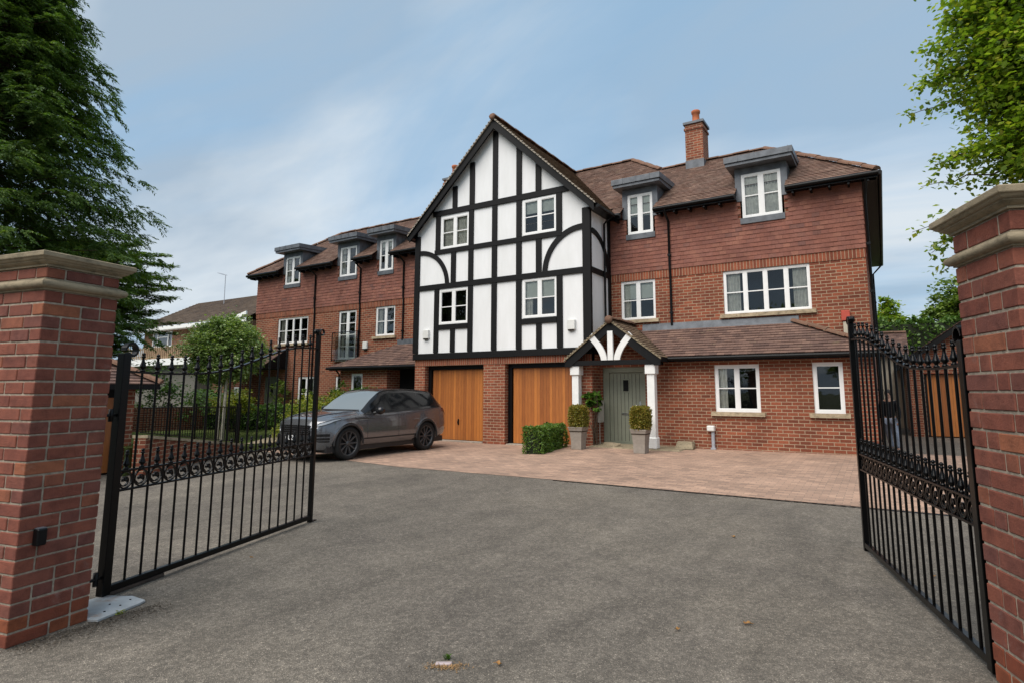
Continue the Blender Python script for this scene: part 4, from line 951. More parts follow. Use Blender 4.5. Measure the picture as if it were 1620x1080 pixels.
def gate(loc, rz, label, side):
    T = thing('driveway_gate', label, 'gate', loc, rz, 'black iron driveway gates')
    m_ = MB(); m_.cbox(-.035, .035, -.035, .035, .02, 1.90, .004)
    # hinge post scroll
    sc = []
    for i in range(22):
        t_ = i / 21; a = R(180 - 330 * t_); r_ = .062 * (1 - .45 * t_); sc.append((.050 + r_ * math.cos(a) - .012 * 0, 0, 1.925 + r_ * math.sin(a) * 1.1))
    for i in range(len(sc) - 1):
        (x0_, _, z0_), (x1_, _, z1_) = sc[i], sc[i + 1]; m_.tube([(x0_, -.028, z0_), (x0_, .028, z0_)], .0, 3) if False else None
        dx, dz = x1_ - x0_, z1_ - z0_; l = math.hypot(dx, dz); nx_, nz_ = -dz / l * .008, dx / l * .008
        m_.hexa([(x0_ - nx_, -.026, z0_ - nz_), (x1_ - nx_, -.026, z1_ - nz_), (x1_ - nx_, .026, z1_ - nz_), (x0_ - nx_, .026, z0_ - nz_), (x0_ + nx_, -.026, z0_ + nz_), (x1_ + nx_, -.026, z1_ + nz_), (x1_ + nx_, .026, z1_ + nz_), (x0_ + nx_, .026, z0_ + nz_)])
    m_.build('hinge_post', M['iron'], T)
    LE = 2.72
    m_ = MB(); m_.cbox(LE - .045, LE + .005, -.025, .025, .0, 2.36, .004); m_.lathe([(.0, -.03), (.03, -.03), (.034, 0), (.03, .03), (0, .03)], (LE - .055, 0, 2.335), 10, 'y')
    for s_, rr in ((1, .055), (-1, .035)):
        pts = []
        for i in range(18):
            t_ = i / 17; a = R(180 - 320 * t_) if s_ > 0 else R(320 * t_); r_ = rr * (1 - .5 * t_); pts.append((LE - .02 + s_ * .02 + s_ * (rr) + r_ * math.cos(a), 0, 2.33 + r_ * math.sin(a) * 1.0))
        for p0, p1 in zip(pts, pts[1:]):
            dx, dz = p1[0] - p0[0], p1[2] - p0[2]; l = math.hypot(dx, dz) or 1; nx_, nz_ = -dz / l * .004, dx / l * .004
            m_.hexa([(p0[0] - nx_, -.014, p0[2] - nz_), (p1[0] - nx_, -.014, p1[2] - nz_), (p1[0] - nx_, .014, p1[2] - nz_), (p0[0] - nx_, .014, p0[2] - nz_), (p0[0] + nx_, -.014, p0[2] + nz_), (p1[0] + nx_, -.014, p1[2] + nz_), (p1[0] + nx_, .014, p1[2] + nz_), (p0[0] + nx_, .014, p0[2] + nz_)])
    m_.build('end_post', M['iron'], T)
    m_ = MB(); m_.cbox(.031, LE - .046, -.022, .022, .035, .085, .004); m_.build('bottom_rail', M['iron'], T)
    m_ = MB(); m_.cbox(.031, LE - .046, -.019, .019, .795, .811, .003); m_.build('middle_rail', M['iron'], T)
    m_ = MB(); m_.cbox(.031, LE - .046, -.019, .019, .948, .964, .003); m_.build('middle_rail', M['iron'], T)
    m_ = MB(); N_ = 44
    for i in range(N_):
        u0, u1 = .03 + (LE - .075) * i / N_, .03 + (LE - .075) * (i + 1) / N_; z0_, z1_ = smoothcurve(u0), smoothcurve(u1)
        m_.hexa([(u0, -.019, z0_ - .009), (u1, -.019, z1_ - .009), (u1, .019, z1_ - .009), (u0, .019, z0_ - .009), (u0, -.019, z0_ + .007), (u1, -.019, z1_ + .007), (u1, .019, z1_ + .007), (u0, .019, z0_ + .007)])
    m_.build('top_rail', M['iron'], T)
    nb = 17; sp = (LE - .045 - .03) / (nb + 1); us = [.03 + sp * (i + 1) for i in range(nb)]
    for u in us:
        z = smoothcurve(u); b = MB(); b.tube([(u, 0, .086), (u, 0, z - .008)], .0102, 8); bo = b.build('bar', M['iron'], T)
        b = MB(); finial(b, u, z + .006, 1.15); b.build('finial', M['iron'], bo)
    for i in range(nb + 1):
        u = .03 + sp * (i + .5); b = MB(); finial(b, u, .963, 1.12); b.build('finial', M['iron'], T)
        b = MB(); cz = .8795; r0 = .0605
        for (n_, rad, a0, a1, shr) in ((20, r0, 0, 360, 0), (14, .046, 200, 560, .030)):
            pts = []
            for q in range(n_ + 1):
                t_ = q / n_; a = R(a0 + (a1 - a0) * t_); r_ = rad - shr * t_; off_ = (0, 0) if shr == 0 else (-.006, -.004); pts.append((u + off_[0] + r_ * math.cos(a), cz + off_[1] + r_ * math.sin(a) * 1.08))
            for p0, p1 in zip(pts, pts[1:]):
                dx, dz = p1[0] - p0[0], p1[1] - p0[1]; l = math.hypot(dx, dz); th = .0045; nx_, nz_ = -dz / l * th, dx / l * th
                b.hexa([(p0[0] - nx_, -.009, p0[1] - nz_), (p1[0] - nx_, -.009, p1[1] - nz_), (p1[0] - nx_, .009, p1[1] - nz_), (p0[0] - nx_, .009, p0[1] - nz_), (p0[0] + nx_, -.009, p0[1] + nz_), (p1[0] + nx_, -.009, p1[1] + nz_), (p1[0] + nx_, .009, p1[1] + nz_), (p0[0] + nx_, .009, p0[1] + nz_)])
        b.lathe([(0, -.009), (.014, -.009), (.014, .009), (0, .009)], (u + .004, 0, cz), 8, 'y')
        b.build('scroll_ring', M['iron'], T)
    # hinge brackets
    for z in (1.405, .16):
        b = MB(); b.tube([(-.028, 0, z), (-.16, .0, z)], .012, 8); b.lathe([(.0, -.05), (.018, -.05), (.018, .05), (0, .05)], (-.075, 0, z), 8); b.build('hinge', M['gutter'], T)
    if side == 'L':
        b = MB(); b.box(-.02, .55, -.02, .03, .005, .032); b.build('drive_arm', plain('rusty_steel', (.045, .03, .022), .7, var=.5, bumpy=.4), T)
        b = MB(); b.box(LE - .02, LE + .10, -.02, .02, .004, .010); b.build('drop_stop', M['iron'], T)
    return T
gate((-5.314, 2.350, 0), math.atan2(4.91 - 2.317, -6.172 + 5.33), 'black iron driveway gate standing open on the left, half in front of the parked car', 'L')
gate((.434, 4.372, 0), math.atan2(7.019 - 4.365, -.308 - .404), 'black iron driveway gate standing open on the right, seen nearly edge-on', 'R')
# steel ground plate of the gate motor
pm = NM('galvanised_plate'); pc = pm.mix(pm.ramp(pm.noise(6, 6), [(.3, (.36, .38, .39)), (.7, (.50, .52, .53))]), (.26, .13, .06), pm.ramp(pm.noise(4.5, 7, .6, dist=.8), [(.56, 0), (.68, .8)]))
pm.set('Base Color', pc); pm.set('Roughness', .45); pm.set('Metallic', .3)
p = MB(); pts = [(-4.86, 2.07), (-4.80, 2.105), (-4.90, 2.42), (-4.935, 2.475), (-5.12, 2.47), (-5.16, 2.44), (-5.33, 2.36), (-5.28, 2.14)]
p.prism([(x, y, .004) for x, y in pts][::-1], (0, 0, .014)); pl_ = p.build('plate', pm.mat, thing('ground_plate', 'grey steel cover plate lying on the asphalt under the left gate', 'plate', (-5.0, 2.3, 0)), (-5.0, 2.3, 0), bevel=.003)
for x, y in ((-4.97, 2.32), (-5.06, 2.29), (-5.04, 2.42), (-4.93, 2.2)):
    b = MB(); b.lathe([(.0, .0), (.008, .0), (.007, .004), (0, .005)], (x, y, .018), 8); b.build('bolt', M['gutter'], pl_.parent, (-5.0, 2.3, 0))

# ================================================================ LOW WALL, RAILINGS, BIN STORE (left)
WA, WB = Vector((-12.20, 5.78, 0)), Vector((-14.70, 9.40, 0)); wd = (WB - WA); WLn = wd.length; wdir = wd / WLn; wnrm = Vector((wdir.y, -wdir.x, 0))   # towards the drive
wrz = math.atan2(wdir.y, wdir.x)
T = thing('garden_wall', 'low brick retaining wall under black railings beyond the left gate', 'wall', tuple(WA), wrz)
m_ = MB(); ztop = lambda u: .70 - .55 * u / WLn
m_.hexa([(0, -.11, 0), (WLn, -.11, 0), (WLn, .11, 0), (0, .11, 0), (0, -.11, ztop(0)), (WLn, -.11, ztop(WLn)), (WLn, .11, ztop(WLn)), (0, .11, ztop(0))]); m_.build('brickwork', M['brick'], T)
m_ = MB(); m_.hexa([(0, -.14, ztop(0) + .002), (WLn, -.14, ztop(WLn) + .002), (WLn, .14, ztop(WLn) + .002), (0, .14, ztop(0) + .002), (0, -.14, ztop(0) + .06), (WLn, -.14, ztop(WLn) + .06), (WLn, .14, ztop(WLn) + .06), (0, .14, ztop(0) + .06)]); m_.build('coping', M['sill'], T)
T = thing('railing', 'thin black iron railings on the low brick wall in front of the lawn', 'railing', tuple(WA), wrz)
zt_ = lambda u: 1.27 - .10 * u / WLn
m_ = MB(); m_.tube([(0, 0, zt_(0)), (WLn, 0, zt_(WLn))], .014, 6); m_.build('top_rail', M['iron'], T); m_ = MB(); m_.tube([(0, 0, ztop(0) + .11), (WLn, 0, ztop(WLn) + .11)], .012, 6); m_.build('bottom_rail', M['iron'], T)
nbl = 42
for i in range(nbl):
    u = .06 + (WLn - .12) * i / (nbl - 1); post = i % 10 == 9 or i == nbl - 1
    m_ = MB(); m_.tube([(u, 0, ztop(u) + (.06 if post else .10)), (u, 0, zt_(u) + (.09 if post else .0))], .020 if post else .007, 6); m_.build('post' if post else 'bar', M['iron'], T)
# bin store: brick piers, cedar doors, hipped tiled roof
BO = (-13.6, 5.9, 0)
T = thing('bin_store', 'small brick store with a tiled hipped roof and cedar doors behind the left gate', 'store', BO, R(0))
b_ = lambda mb, n, mt, **k: mb.build(n, mt, T, BO, **k)
dirx = Vector((0, -1, 0)); o0 = Vector((-12.82, 5.92, 0)); ny = Vector((-1, 0, 0))
def bq(u0, u1, v0, v1, z0, z1, mb): mb.hexa([tuple(o0 + dirx * a + ny * b + Vector((0, 0, z))) for z in (z0, z1) for a, b in ((u0, v0), (u1, v0), (u1, v1), (u0, v1))])
m_ = MB(); bq(0, .23, 0, .23, 0, 1.66, m_); bq(0, .23, .23, 2.6, 0, 1.66, m_); bq(0, 3.4, 2.4, 2.6, 0, 1.66, m_); b_(m_, 'wall', M['brick'])
m_ = MB(); bq(.26, 3.2, .06, .11, .04, 1.46, m_); b_(m_, 'door', M['cedar'])
m_ = MB(); bq(.235, 3.3, .12, .2, 1.46, 1.66, m_); bq(-.3, 3.6, -.32, -.28, 1.62, 1.72, m_); bq(-.3, -.26, -.28, 2.9, 1.62, 1.72, m_); bq(.3, 3.3, .3, 2.3, .02, 1.4, m_); b_(m_, 'fascia', M['timber'])  # fascia boards, plus black boxes painting the shade above and behind the doors
def rp(u, v, z): return tuple(o0 + dirx * u + ny * v + Vector((0, 0, z)))
m_ = MB(); tiles(m_, [rp(-.32, -.32, 1.72), rp(3.7, -.32, 1.72), rp(3.7, 1.3, 2.72), rp(1.3, 1.3, 2.72)], .113, .185, .02); tiles(m_, [rp(-.32, 2.92, 1.72), rp(-.32, -.32, 1.72), rp(1.3, 1.3, 2.72)], .113, .185, .02)
m_.poly([rp(-.32, -.32, 1.70), rp(3.7, -.32, 1.70), rp(3.7, 2.9, 1.70), rp(-.32, 2.9, 1.70)]); ro = b_(m_, 'roof', M['roof_low'])
m_ = MB(); ridgecaps(m_, rp(-.32, -.32, 1.76), rp(1.3, 1.3, 2.76), .1); m_.build('ridge_tile', M['ridge'], ro, BO)
# brick wall at the back of the lawn
T = thing('garden_wall', 'brick boundary wall at the back of the lawn, left', 'wall', (-22, 11, 0)); m_ = MB()
for (a, b) in (((-24.5, 6.5), (-22.6, 13.0)),):
    d = Vector((b[0] - a[0], b[1] - a[1], 0)).normalized(); n_ = Vector((d.y, -d.x, 0)) * .11
    m_.hexa([(a[0] - n_.x, a[1] - n_.y, 0), (b[0] - n_.x, b[1] - n_.y, 0), (b[0] + n_.x, b[1] + n_.y, 0), (a[0] + n_.x, a[1] + n_.y, 0), (a[0] - n_.x, a[1] - n_.y, .98), (b[0] - n_.x, b[1] - n_.y, .98), (b[0] + n_.x, b[1] + n_.y, .98), (a[0] + n_.x, a[1] + n_.y, .98)])
m_.build('brickwork', M['brick'], T, (-22, 11, 0))

# ================================================================ FAR HOUSE (left)
FO = (-46, 24, 0); T = thing('house', 'brown brick house with a low tiled roof and timber balcony, behind the round tree', 'house', FO)
fb = lambda mb, n, mt, par=None, **k: mb.build(n, mt, par or T, FO, **k)
m_ = MB(); wall(m_, (-52.6, 24.6, 0), (1, 0, 0), (0, -1, 0), 14.4, 0, 6.55, [(1.3, 4.3, 5.05, 6.25)]); wall(m_, (-52.6, 24.6, 0), (0, 1, 0), (-1, 0, 0), 10, 0, 6.55, []); wall(m_, (-38.2, 24.6, 0), (0, 1, 0), (1, 0, 0), 10, 0, 6.55, []); fb(m_, 'wall', M['brick_far'])
m_ = MB(); m_.box(-51.3, -48.3, 24.62, 24.7, 5.05, 5.13); m_.box(-51.3, -48.3, 24.62, 24.7, 6.17, 6.25)
for x in (-51.3, -50.6, -49.0, -48.38): m_.box(x, x + .08, 24.62, 24.7, 5.13, 6.17)
m_.box(-50.52, -49.0, 24.62, 24.7, 5.8, 5.87); wo = fb(m_, 'window', M['white']); m_ = MB(); m_.poly([(-51.3, 24.68, 5.05), (-48.3, 24.68, 5.05), (-48.3, 24.68, 6.25), (-51.3, 24.68, 6.25)]); m_.build('pane', M['glass'], wo, FO); m_ = MB(); m_.box(-51.3, -48.3, 25.0, 25.1, 5.05, 6.25); m_.build('window_interior', M['dark'], wo, FO)  # black box behind the pane: indoor shade put into its colour
m_ = MB(); ez, rz_ = 6.62, 9.45
tiles(m_, [(-53.2, 24, ez), (-37.6, 24, ez), (-37.6, 29.2, rz_), (-53.2, 29.2, rz_)], .33, .4, .04); m_.poly([(-53.2, 34.4, ez), (-53.2, 29.2, rz_), (-37.6, 29.2, rz_), (-37.6, 34.4, ez)]); ro = fb(m_, 'roof', tilem('dark_weathered_tile', [(0, (.07, .05, .038)), (1, (.11, .078, .055))], .4))
m_ = MB(); m_.box(-53.2, -37.6, 23.93, 23.99, ez - .32, ez - .04); m_.prism([(-53.25, 24, ez - .25), (-53.25, 29.2, rz_ - .2), (-53.25, 29.2, rz_ + .02), (-53.25, 24, ez + .0)], (.06, 0, 0)); m_.poly([(-53.2, 24, ez - .3), (-53.2, 24.6, ez - .3), (-37.6, 24.6, ez - .3), (-37.6, 24, ez - .3)])
m_.prism([(-39.6, 23.85, ez - .30), (-37.5, 23.85, ez + .18), (-37.5, 23.85, ez + .42), (-39.6, 23.85, ez + .0)], (0, .1, 0)); m_.build('fascia', M['white_paint'], ro, FO)
m_ = MB(); tiles(m_, [(-57.5, 31.0, 6.9), (-50.5, 31.0, 6.9), (-50.5, 36.5, 9.6), (-57.5, 36.5, 9.6)], .33, .4, .04); m_.poly([(-57.5, 31.2, 6.8), (-57.5, 31.2, 0), (-50.5, 31.2, 0), (-50.5, 31.2, 6.8)], 1); m_.prism([(-57.6, 31, 6.7), (-57.6, 36.5, 9.4), (-57.6, 36.5, 9.65), (-57.6, 31, 6.95)], (.08, 0, 0), 2); m_.box(-57.5, -50.5, 30.9, 31, 6.6, 6.88, 2); fb(m_, 'rear_wing', [M['roof_moss'], M['brick_far'], M['white_paint']])
m_ = MB(); x = -52.2; i = 0
while x < -42.5:
    m_.box(x, x + .11, 22.9, 22.94, 3.95, 4.95 - .08 * (i % 3)); x += .27; i += 1
m_.box(-52.2, -42.5, 22.95, 22.99, 4.7, 4.78); m_.box(-52.2, -42.5, 22.95, 22.99, 4.1, 4.18); fb(m_, 'balcony_railing', plain('weathered_timber', (.27, .19, .11), .85, var=.3))
m_ = MB(); m_.box(-52.6, -42.0, 22.7, 24.6, 3.45, 3.93); fb(m_, 'balcony_deck', M['white_paint']); m_ = MB(); m_.box(-52.2, -42.4, 23.4, 24.55, 0, 3.44); fb(m_, 'garage', plain('grey_garage', (.13, .12, .10), .8))
m_ = MB(); m_.tube([(-47.2, 28, 8.5), (-47.25, 28, 11.3)], .03, 6); m_.tube([(-47.25, 28, 11.25), (-48.3, 28, 11.55)], .025, 6); 
for q in range(5): m_.tube([(-47.4 - q * .18, 27.75, 11.3 + q * .052), (-47.4 - q * .18, 28.25, 11.3 + q * .052)], .012, 5)
fb(m_, 'aerial', M['pipe_grey'])

# ================================================================ RIGHT BACKGROUND: garage, outbuilding, hedge
GO = (2.4, 24.7, 0); T = thing('garage', 'brick garage with cedar doors and a pitched tiled roof behind the right gate', 'garage', GO)
gb = lambda mb, n, mt, **k: mb.build(n, mt, T, GO, **k)
m_ = MB(); wall(m_, (.75, 24.7, 0), (1, 0, 0), (0, -1, 0), 5.2, 0, 2.55, [(.45, 4.75, 0, 2.18)], thick=.22); m_.prism([(.75, 24.7, 2.551), (5.95, 24.7, 2.551), (3.35, 24.7, 4.40)], (0, .2, 0)); wall(m_, (.75, 24.7, 0), (0, 1, 0), (-1, 0, 0), 6, 0, 2.55, []); gb(m_, 'wall', M['brick'])
m_ = MB(); m_.box(1.25, 3.32, 24.84, 24.9, .03, 2.15); m_.box(3.38, 5.45, 24.84, 24.9, .03, 2.15); gb(m_, 'garage_door', M['cedar'])
m_ = MB(); m_.box(1.2, 1.28, 24.8, 24.92, 0, 2.18); m_.box(3.32, 3.38, 24.8, 24.92, 0, 2.18); m_.box(1.2, 5.5, 24.93, 25.1, 0, 2.18); gb(m_, 'door_frame', M['timber'])
m_ = MB(); ap = 4.62
for s_ in (-1, 1): tiles(m_, [(3.35 + s_ * 2.95, 24.35, 2.50), (3.35 + s_ * 2.95, 31, 2.50), (3.35, 31, ap), (3.35, 24.35, ap)], .113, .185, .02)
ro = gb(m_, 'roof', M['roof_low'])
m_ = MB()
for s_ in (-1, 1): m_.prism([(3.35, 24.37, ap - .03), (3.35 + s_ * 2.95, 24.37, 2.47), (3.35 + s_ * 2.95, 24.37, 2.27), (3.35, 24.37, ap - .25)], (0, .04, 0))
m_.build('bargeboard', M['timber'], ro, GO)
OO = (.4, 30, 0); T = thing('outbuilding', 'small tiled outbuilding with cream walls beyond the right corner of the house', 'outbuilding', OO)
m_ = MB(); tiles(m_, [(-3.2, 29.9, 3.13), (1.0, 29.9, 3.13), (1.0, 31.3, 4.2), (-3.2, 31.3, 4.2)], .115, .2, .022); ro = m_.build('roof', M['roof_low'], T, OO); m_ = MB(); ridgecaps(m_, (-3.2, 31.3, 4.22), (1.0, 31.3, 4.22), .1); m_.build('ridge_tile', M['ridge'], ro, OO)
m_ = MB(); m_.box(-3.1, .9, 30.2, 32, 0, 3.1); m_.build('wall', M['cream'], T, OO)

# ================================================================ CAR
CO = (-11.62, 8.77, 0.0)
def paint():
    m = NM('grey_metallic_paint'); m.set('Base Color', (.155, .16, .175)); m.set('Metallic', .7); m.set('Roughness', .26); m.set('Coat Weight', 1.0); m.set('Coat Roughness', .04); return m.mat
M['paint'] = paint()
M['car_black'] = plain('car_gloss_black', (.008, .008, .009), .15, var=.02); M['car_trim'] = plain('car_black_trim', (.014, .014, .015), .5, var=.1)
def cg(name, col, rough=.03):
    m = NM(name); m.set('Base Color', col); m.set('Roughness', rough); m.set('Specular IOR Level', .6); return m.mat
M['car_glass'] = cg('car_side_glass', (.006, .007, .008), .10); M['car_glass'].node_tree.nodes['Principled BSDF'].inputs['Specular IOR Level'].default_value = .3; M['windscreen'] = cg('car_windscreen', (.13, .15, .155), .02)  # windscreen: pale grey base stands in for the bright sky reflection
[setattr(n_.inputs['IOR'], 'default_value', 2.3) for n_ in M['windscreen'].node_tree.nodes if n_.type == 'BSDF_PRINCIPLED']
M['tyre'] = plain('tyre_rubber', (.014, .014, .014), .75, .3, var=.15); M['rim'] = plain('dark_alloy', (.075, .076, .08), .38, metal=.45, var=.05)
M['lamp_glass'] = cg('headlamp_glass', (.34, .37, .40), .06); M['plate_black'] = plain('black_plate', (.012, .012, .012), .4); M['plate_char'] = plain('silver_characters', (.66, .66, .66), .35); M['chrome'] = chrome
def interp(P, x):
    if x <= P[0][0]: return P[0][1]
    for (a, b), (c, d) in zip(P, P[1:]):
        if x <= c:
            t_ = (x - a) / (c - a); return b + (d - b) * t_
    return P[-1][1]
LEN = 4.52; WHA = (.82, 3.52); WR = .375; ARCH = .425
def sm_(P, x, h=.05): return (interp(P, x - h) + 2 * interp(P, x) + interp(P, x + h)) / 4
zT = lambda a: sm_([(0, .74), (.04, .88), (.12, .96), (.5, 1.03), (.9, 1.065), (1.22, 1.085), (1.30, 1.11), (1.62, 1.35), (1.96, 1.545), (2.2, 1.60), (2.7, 1.62), (3.1, 1.615), (3.6, 1.585), (4.02, 1.545), (4.12, 1.49), (4.40, 1.16), (4.46, 1.05), (4.50, .95), (4.52, .70)], a, .045)
zB = lambda a: sm_([(0, .66), (.08, .85), (.4, .935), (.9, .98), (1.3, 1.00), (2.2, 1.03), (3.2, 1.07), (4.0, 1.11), (4.3, 1.10), (4.45, 1.0), (4.52, .66)], a, .04)
zL = lambda a: interp([(0, .32), (.1, .27), (.4, .26), (1.2, .30), (3.2, .30), (4.0, .31), (4.4, .38), (4.52, .46)], a)
Wd = lambda a: sm_([(0, .52), (.05, .63), (.12, .72), (.25, .81), (.45, .88), (.7, .90), (1.2, .895), (2.2, .90), (3.2, .91), (3.7, .91), (4.1, .88), (4.35, .82), (4.46, .76), (4.52, .66)], a, .04)
Wr_ = lambda a: sm_([(0, .50), (.3, .66), (1.2, .74), (1.35, .74), (2.0, .615), (2.6, .60), (3.4, .59), (4.0, .57), (4.15, .56), (4.35, .64), (4.52, .55)], a, .06)
def arch(a):
    z = 0
    for c in WHA:
        if abs(a - c) < ARCH: z = max(z, .375 + math.sqrt(ARCH ** 2 - (a - c) ** 2))
    return z
def section(a):
    w_, b_z, t_z, lo_ = Wd(a), zB(a), zT(a), zL(a); ar = arch(a); t_z = max(t_z, b_z + .02)
    P = []
    base = [(.90, lo_), (.965, lo_ + .06), (.985, lo_ + .16), (1.0, .50), (1.0, .64), (.992, .76), (.975, b_z - .06), (.945, b_z)]
    for k, (f_, z) in enumerate(base):
        if k < 7: z = max(z, min(ar + .012 * k, b_z - .07 + .01 * k)) if ar else min(z, b_z - .07 + .01 * k)
        flare = .012 if ar and k < 4 else 0
        P.append((w_ * f_ + flare, z))
    rw = min(Wr_(a), w_ * .93); zz_ = max(t_z - .055, b_z + .006)
    for t_ in (.12, .5, .88, 1.0):
        bul = .02 * math.sin(math.pi * t_); P.append((w_ * .93 + (rw - w_ * .93) * t_ + bul, b_z + .004 + (zz_ - b_z) * t_))
    P += [(rw - .045, zz_ + (t_z - zz_) * .55), (rw * .72, t_z - .012), (rw * .36, t_z - .002), (0, t_z)]
    return P
sts = sorted(set([0, .02, .05, .09, .14, .2, .28, .36] + [round(.395 + .0425 * i, 4) for i in range(21)] + [1.3 + .08 * i for i in range(23)] + [round(3.095 + .0425 * i, 4) for i in range(21)] + [3.98, 4.02, 4.06, 4.12, 4.16, 4.2, 4.26, 4.32, 4.38, 4.43, 4.47, 4.5, 4.52]))
SECT = [section(a) for a in sts]; NP = len(SECT[0])
CT = thing('parked_car', 'dark grey metallic SUV with black roof parked nose-first towards the gates', 'car', CO)
CT.scale = (1, .99, 1.025)
def cp(a, x, z): return (x, a, z)
parts = {k: MB() for k in ('body', 'side_window', 'side_window2', 'windscreen', 'roof', 'rear_window')}
grid = {s_: [[cp(a, s_ * x, z) for x, z in sec] for a, sec in zip(sts, SECT)] for s_ in (1, -1)}
for s_ in (1, -1):
    G = grid[s_]
    for i in range(len(sts) - 1):
        am = (sts[i] + sts[i + 1]) / 2
        for k in range(NP - 1):
            q = [G[i][k], G[i + 1][k], G[i + 1][k + 1], G[i][k + 1]]
            if s_ < 0: q.reverse()
            key = 'body'
            hgt = SECT[i][11][1] - SECT[i][7][1]
            if 8 <= k <= 9 and 1.50 < am < 3.93: key = 'side_window' if s_ > 0 else 'side_window2'
            elif 7 <= k <= 11 and 1.30 < am < 4.2: key = 'roof'
            elif k >= 12 and 1.30 < am < 2.02: key = 'windscreen'
            elif k >= 12 and 2.02 <= am < 4.02: key = 'roof'
            elif k >= 12 and 4.02 <= am < 4.40: key = 'rear_window'
            parts[key].poly(q, 0, True)
for key, mt in (('body', 'paint'), ('side_window', 'car_glass'), ('side_window2', 'car_glass'), ('windscreen', 'windscreen'), ('roof', 'car_black'), ('rear_window', 'car_glass')):
    if key == 'body':
        for e in (0, -1):
            ring = [p for p in grid[1][e]] + [p for p in grid[-1][e][::-1]][1:]
            parts['body'].poly(ring if e == 0 else ring[::-1], 0)
    o = parts[key].build(key.replace('2', ''), M[mt], CT)
    # merge doubles for smooth shading
    import bmesh
    bm = bmesh.new(); bm.from_mesh(o.data); bmesh.ops.remove_doubles(bm, verts=bm.verts, dist=1e-5); bm.to_mesh(o.data); bm.free()
def surf(a, k, out_=.006, s_=1):
    sec = section(a); i = int(k); f_ = k - i; i2 = min(i + 1, NP - 1); x = sec[i][0] * (1 - f_) + sec[i2][0] * f_; z = sec[i][1] * (1 - f_) + sec[i2][1] * f_
    dx, dz = sec[i2][0] - sec[i][0], sec[i2][1] - sec[i][1]; l = math.hypot(dx, dz) or 1
    return (s_ * (x + dz / l * out_), a, z - dx / l * out_)
